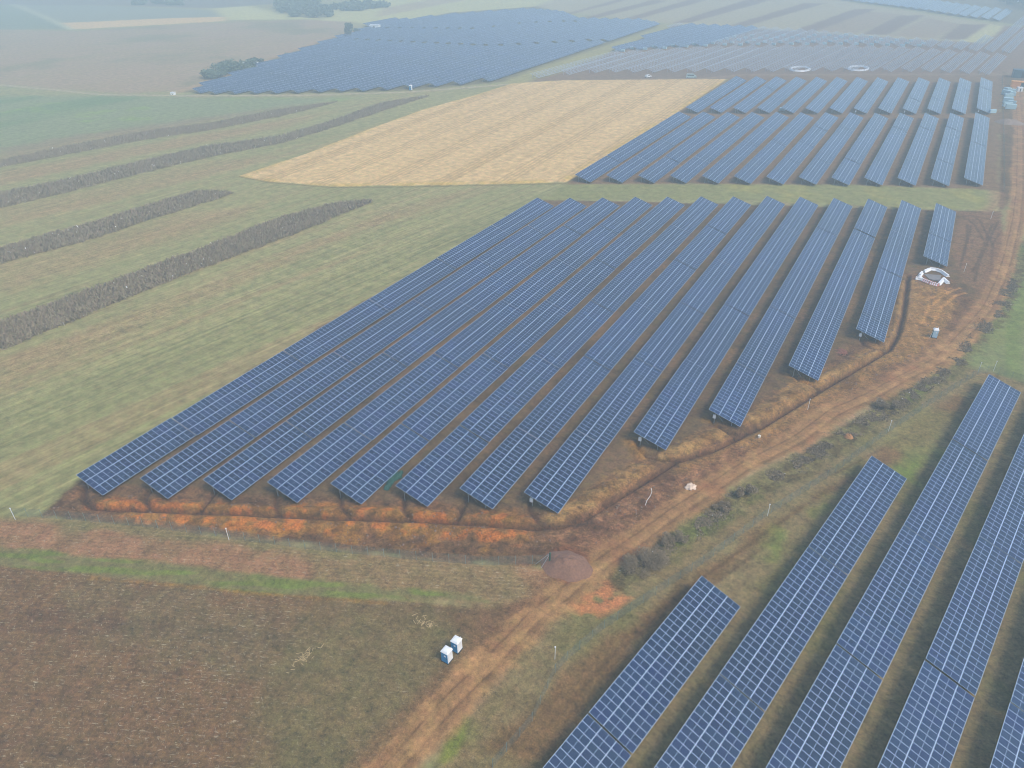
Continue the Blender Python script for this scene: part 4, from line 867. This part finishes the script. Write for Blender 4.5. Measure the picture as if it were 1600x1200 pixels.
# low scrub along the road
def scrub(P,w,n,label,mat,seed,size):
    r=np.random.default_rng(seed); seg=np.hypot(*(P[1:]-P[:-1]).T); s=np.concatenate([[0],np.cumsum(seg)]); t=r.uniform(0,s[-1],n); px=np.interp(t,s,P[:,0])+r.normal(0,w*.45,n); py=np.interp(t,s,P[:,1])+r.normal(0,w*.45,n)
    m=fb(px,py,3.2,seed,4)>.54; px=px[m];py=py[m]; pos=np.stack([px,py,height(px,py)],-1); tag(link('roadside_scrub',cards('roadside_scrub',pos,size*np.ones(len(px)),mat,.35,1.8,seed,2.2)),label,'scrub',None,'stuff')
VG=W([(985,898),(1040,852),(1100,815),(1160,775),(1250,724),(1310,686),(1390,640),(1450,600),(1510,546),(1560,484),(1592,420)])
scrub(VG,2.2,52000,'low brown and green scrub along the right verge of the dirt road',leaf_material('scrub',[(.30,.23,.14),(.40,.33,.21),(.22,.26,.11),(.48,.41,.29),(.20,.16,.11)]),51,.24)
# clods scattered over the works
MCL=simple('soil_clod',(.20,.125,.085),.95,0,.25,3.)
def clods(P,n,label,seed,smin,smax):
    r=np.random.default_rng(seed); lo=P.min(0);hi=P.max(0); a=r.uniform(lo[0],hi[0],n*3);b=r.uniform(lo[1],hi[1],n*3); d=poly_sd(a,b,P); k=(d>0)&(line_d(a,b,TRENCH)>.9)&(np.abs(line_sd(a,b,ROAD))>2.6)&(fb(a,b,4,seed,2)>.48); a=a[k][:n];b=b[k][:n]; m=len(a); s=r.uniform(smin,smax,m)**1.0
    base=np.array([(-1,-1,-1),(1,-1,-1),(1,1,-1),(-1,1,-1),(-.6,-.7,1),(.7,-.5,1),(.5,.7,1),(-.7,.6,1)])*.5; f=np.array([(4,5,6,7),(0,1,5,4),(1,2,6,5),(2,3,7,6),(3,0,4,7)])
    an=r.uniform(0,6.28,m); V=base[None]*s[:,None,None]*r.uniform(.6,1.4,(m,1,3)); x=V[...,0]*np.cos(an)[:,None]-V[...,1]*np.sin(an)[:,None]; y=V[...,0]*np.sin(an)[:,None]+V[...,1]*np.cos(an)[:,None]; z=V[...,2]*.7+height(a,b)[:,None]+s[:,None]*.15
    V=np.stack([x+a[:,None],y+b[:,None],z],-1).reshape(-1,3); F=(f[None]+8*np.arange(m)[:,None,None]).reshape(-1,4); tag(link('soil_clods',np_mesh('soil_clods',V,F,MCL)),label,'soil clods',None,'stuff')
clods(W([(62,806),(128,770),(860,800),(1000,720),(1200,618),(1400,500),(1425,430),(1480,428),(1480,545),(1250,682),(1010,830),(900,905),(856,885),(450,848)]),5200,'loose soil clods strewn over the excavated edge of the central array',61,.08,.34)
print('veg',round(time.time()-T0,1))
# ------------------------------------------------------------------ air
b=MBd(); b.box(-1520,1320,-268,1670,-2.2,91.5); hz=b.mesh('haze',[])
hm=bpy.data.materials.new('haze_air'); hm.use_nodes=True; t=hm.node_tree; t.nodes.clear(); o=t.nodes.new('ShaderNodeOutputMaterial'); v=t.nodes.new('ShaderNodeVolumePrincipled'); v.inputs['Color'].default_value=(.70,.89,1.0,1); v.inputs['Density'].default_value=.00108; v.inputs['Anisotropy'].default_value=0.; t.links.new(v.outputs[0],o.inputs['Volume'])
hz.materials.append(hm); ho=link('haze',hz); tag(ho,kind='stuff')
# ------------------------------------------------------------------ sky, sun, camera
SUN_EL=math.radians(50); SUN_AZ=math.radians(98)       # sun to the right of the picture, behind cloud
w=bpy.data.worlds.new('World'); S.world=w; w.use_nodes=True; t=w.node_tree; bg=t.nodes['Background']; sky=t.nodes.new('ShaderNodeTexSky'); sky.sky_type='NISHITA'; sky.sun_disc=False; sky.sun_elevation=SUN_EL; sky.sun_rotation=SUN_AZ; sky.air_density=1.; sky.dust_density=1.8; sky.ozone_density=1.
t.links.new(sky.outputs[0],bg.inputs[0]); bg.inputs[1].default_value=.10
sd=bpy.data.lights.new('sun','SUN'); sd.energy=1.5; sd.angle=math.radians(22); sd.color=(1,.93,.83); so=bpy.data.objects.new('sun',sd); COL.objects.link(so)
dirv=Vector((math.sin(SUN_AZ)*math.cos(SUN_EL),math.cos(SUN_AZ)*math.cos(SUN_EL),math.sin(SUN_EL))); so.rotation_euler=dirv.to_track_quat('Z','Y').to_euler(); so.location=(0,0,150)
cd=bpy.data.cameras.new('camera'); cd.sensor_width=36; cd.lens=FPX/1600*36; cd.clip_start=.5; cd.clip_end=6000; co=bpy.data.objects.new('camera',cd); COL.objects.link(co)
M=Matrix((( AR.x,AU.x,-AF.x),(AR.y,AU.y,-AF.y),(AR.z,AU.z,-AF.z))).to_4x4(); M.translation=Vector((CX,CY,CZ)); co.matrix_world=M; S.camera=co
S.view_settings.view_transform='Standard'; S.view_settings.look='None'; S.view_settings.gamma=1; S.view_settings.use_curve_mapping=False; S.view_settings.exposure=.87
S.cycles.pixel_filter_type='BLACKMAN_HARRIS'; S.cycles.filter_width=1.05; S.cycles.volume_bounces=3; S.cycles.max_bounces=8; S.cycles.transparent_max_bounces=16
print('done',round(time.time()-T0,1),len(bpy.data.objects))
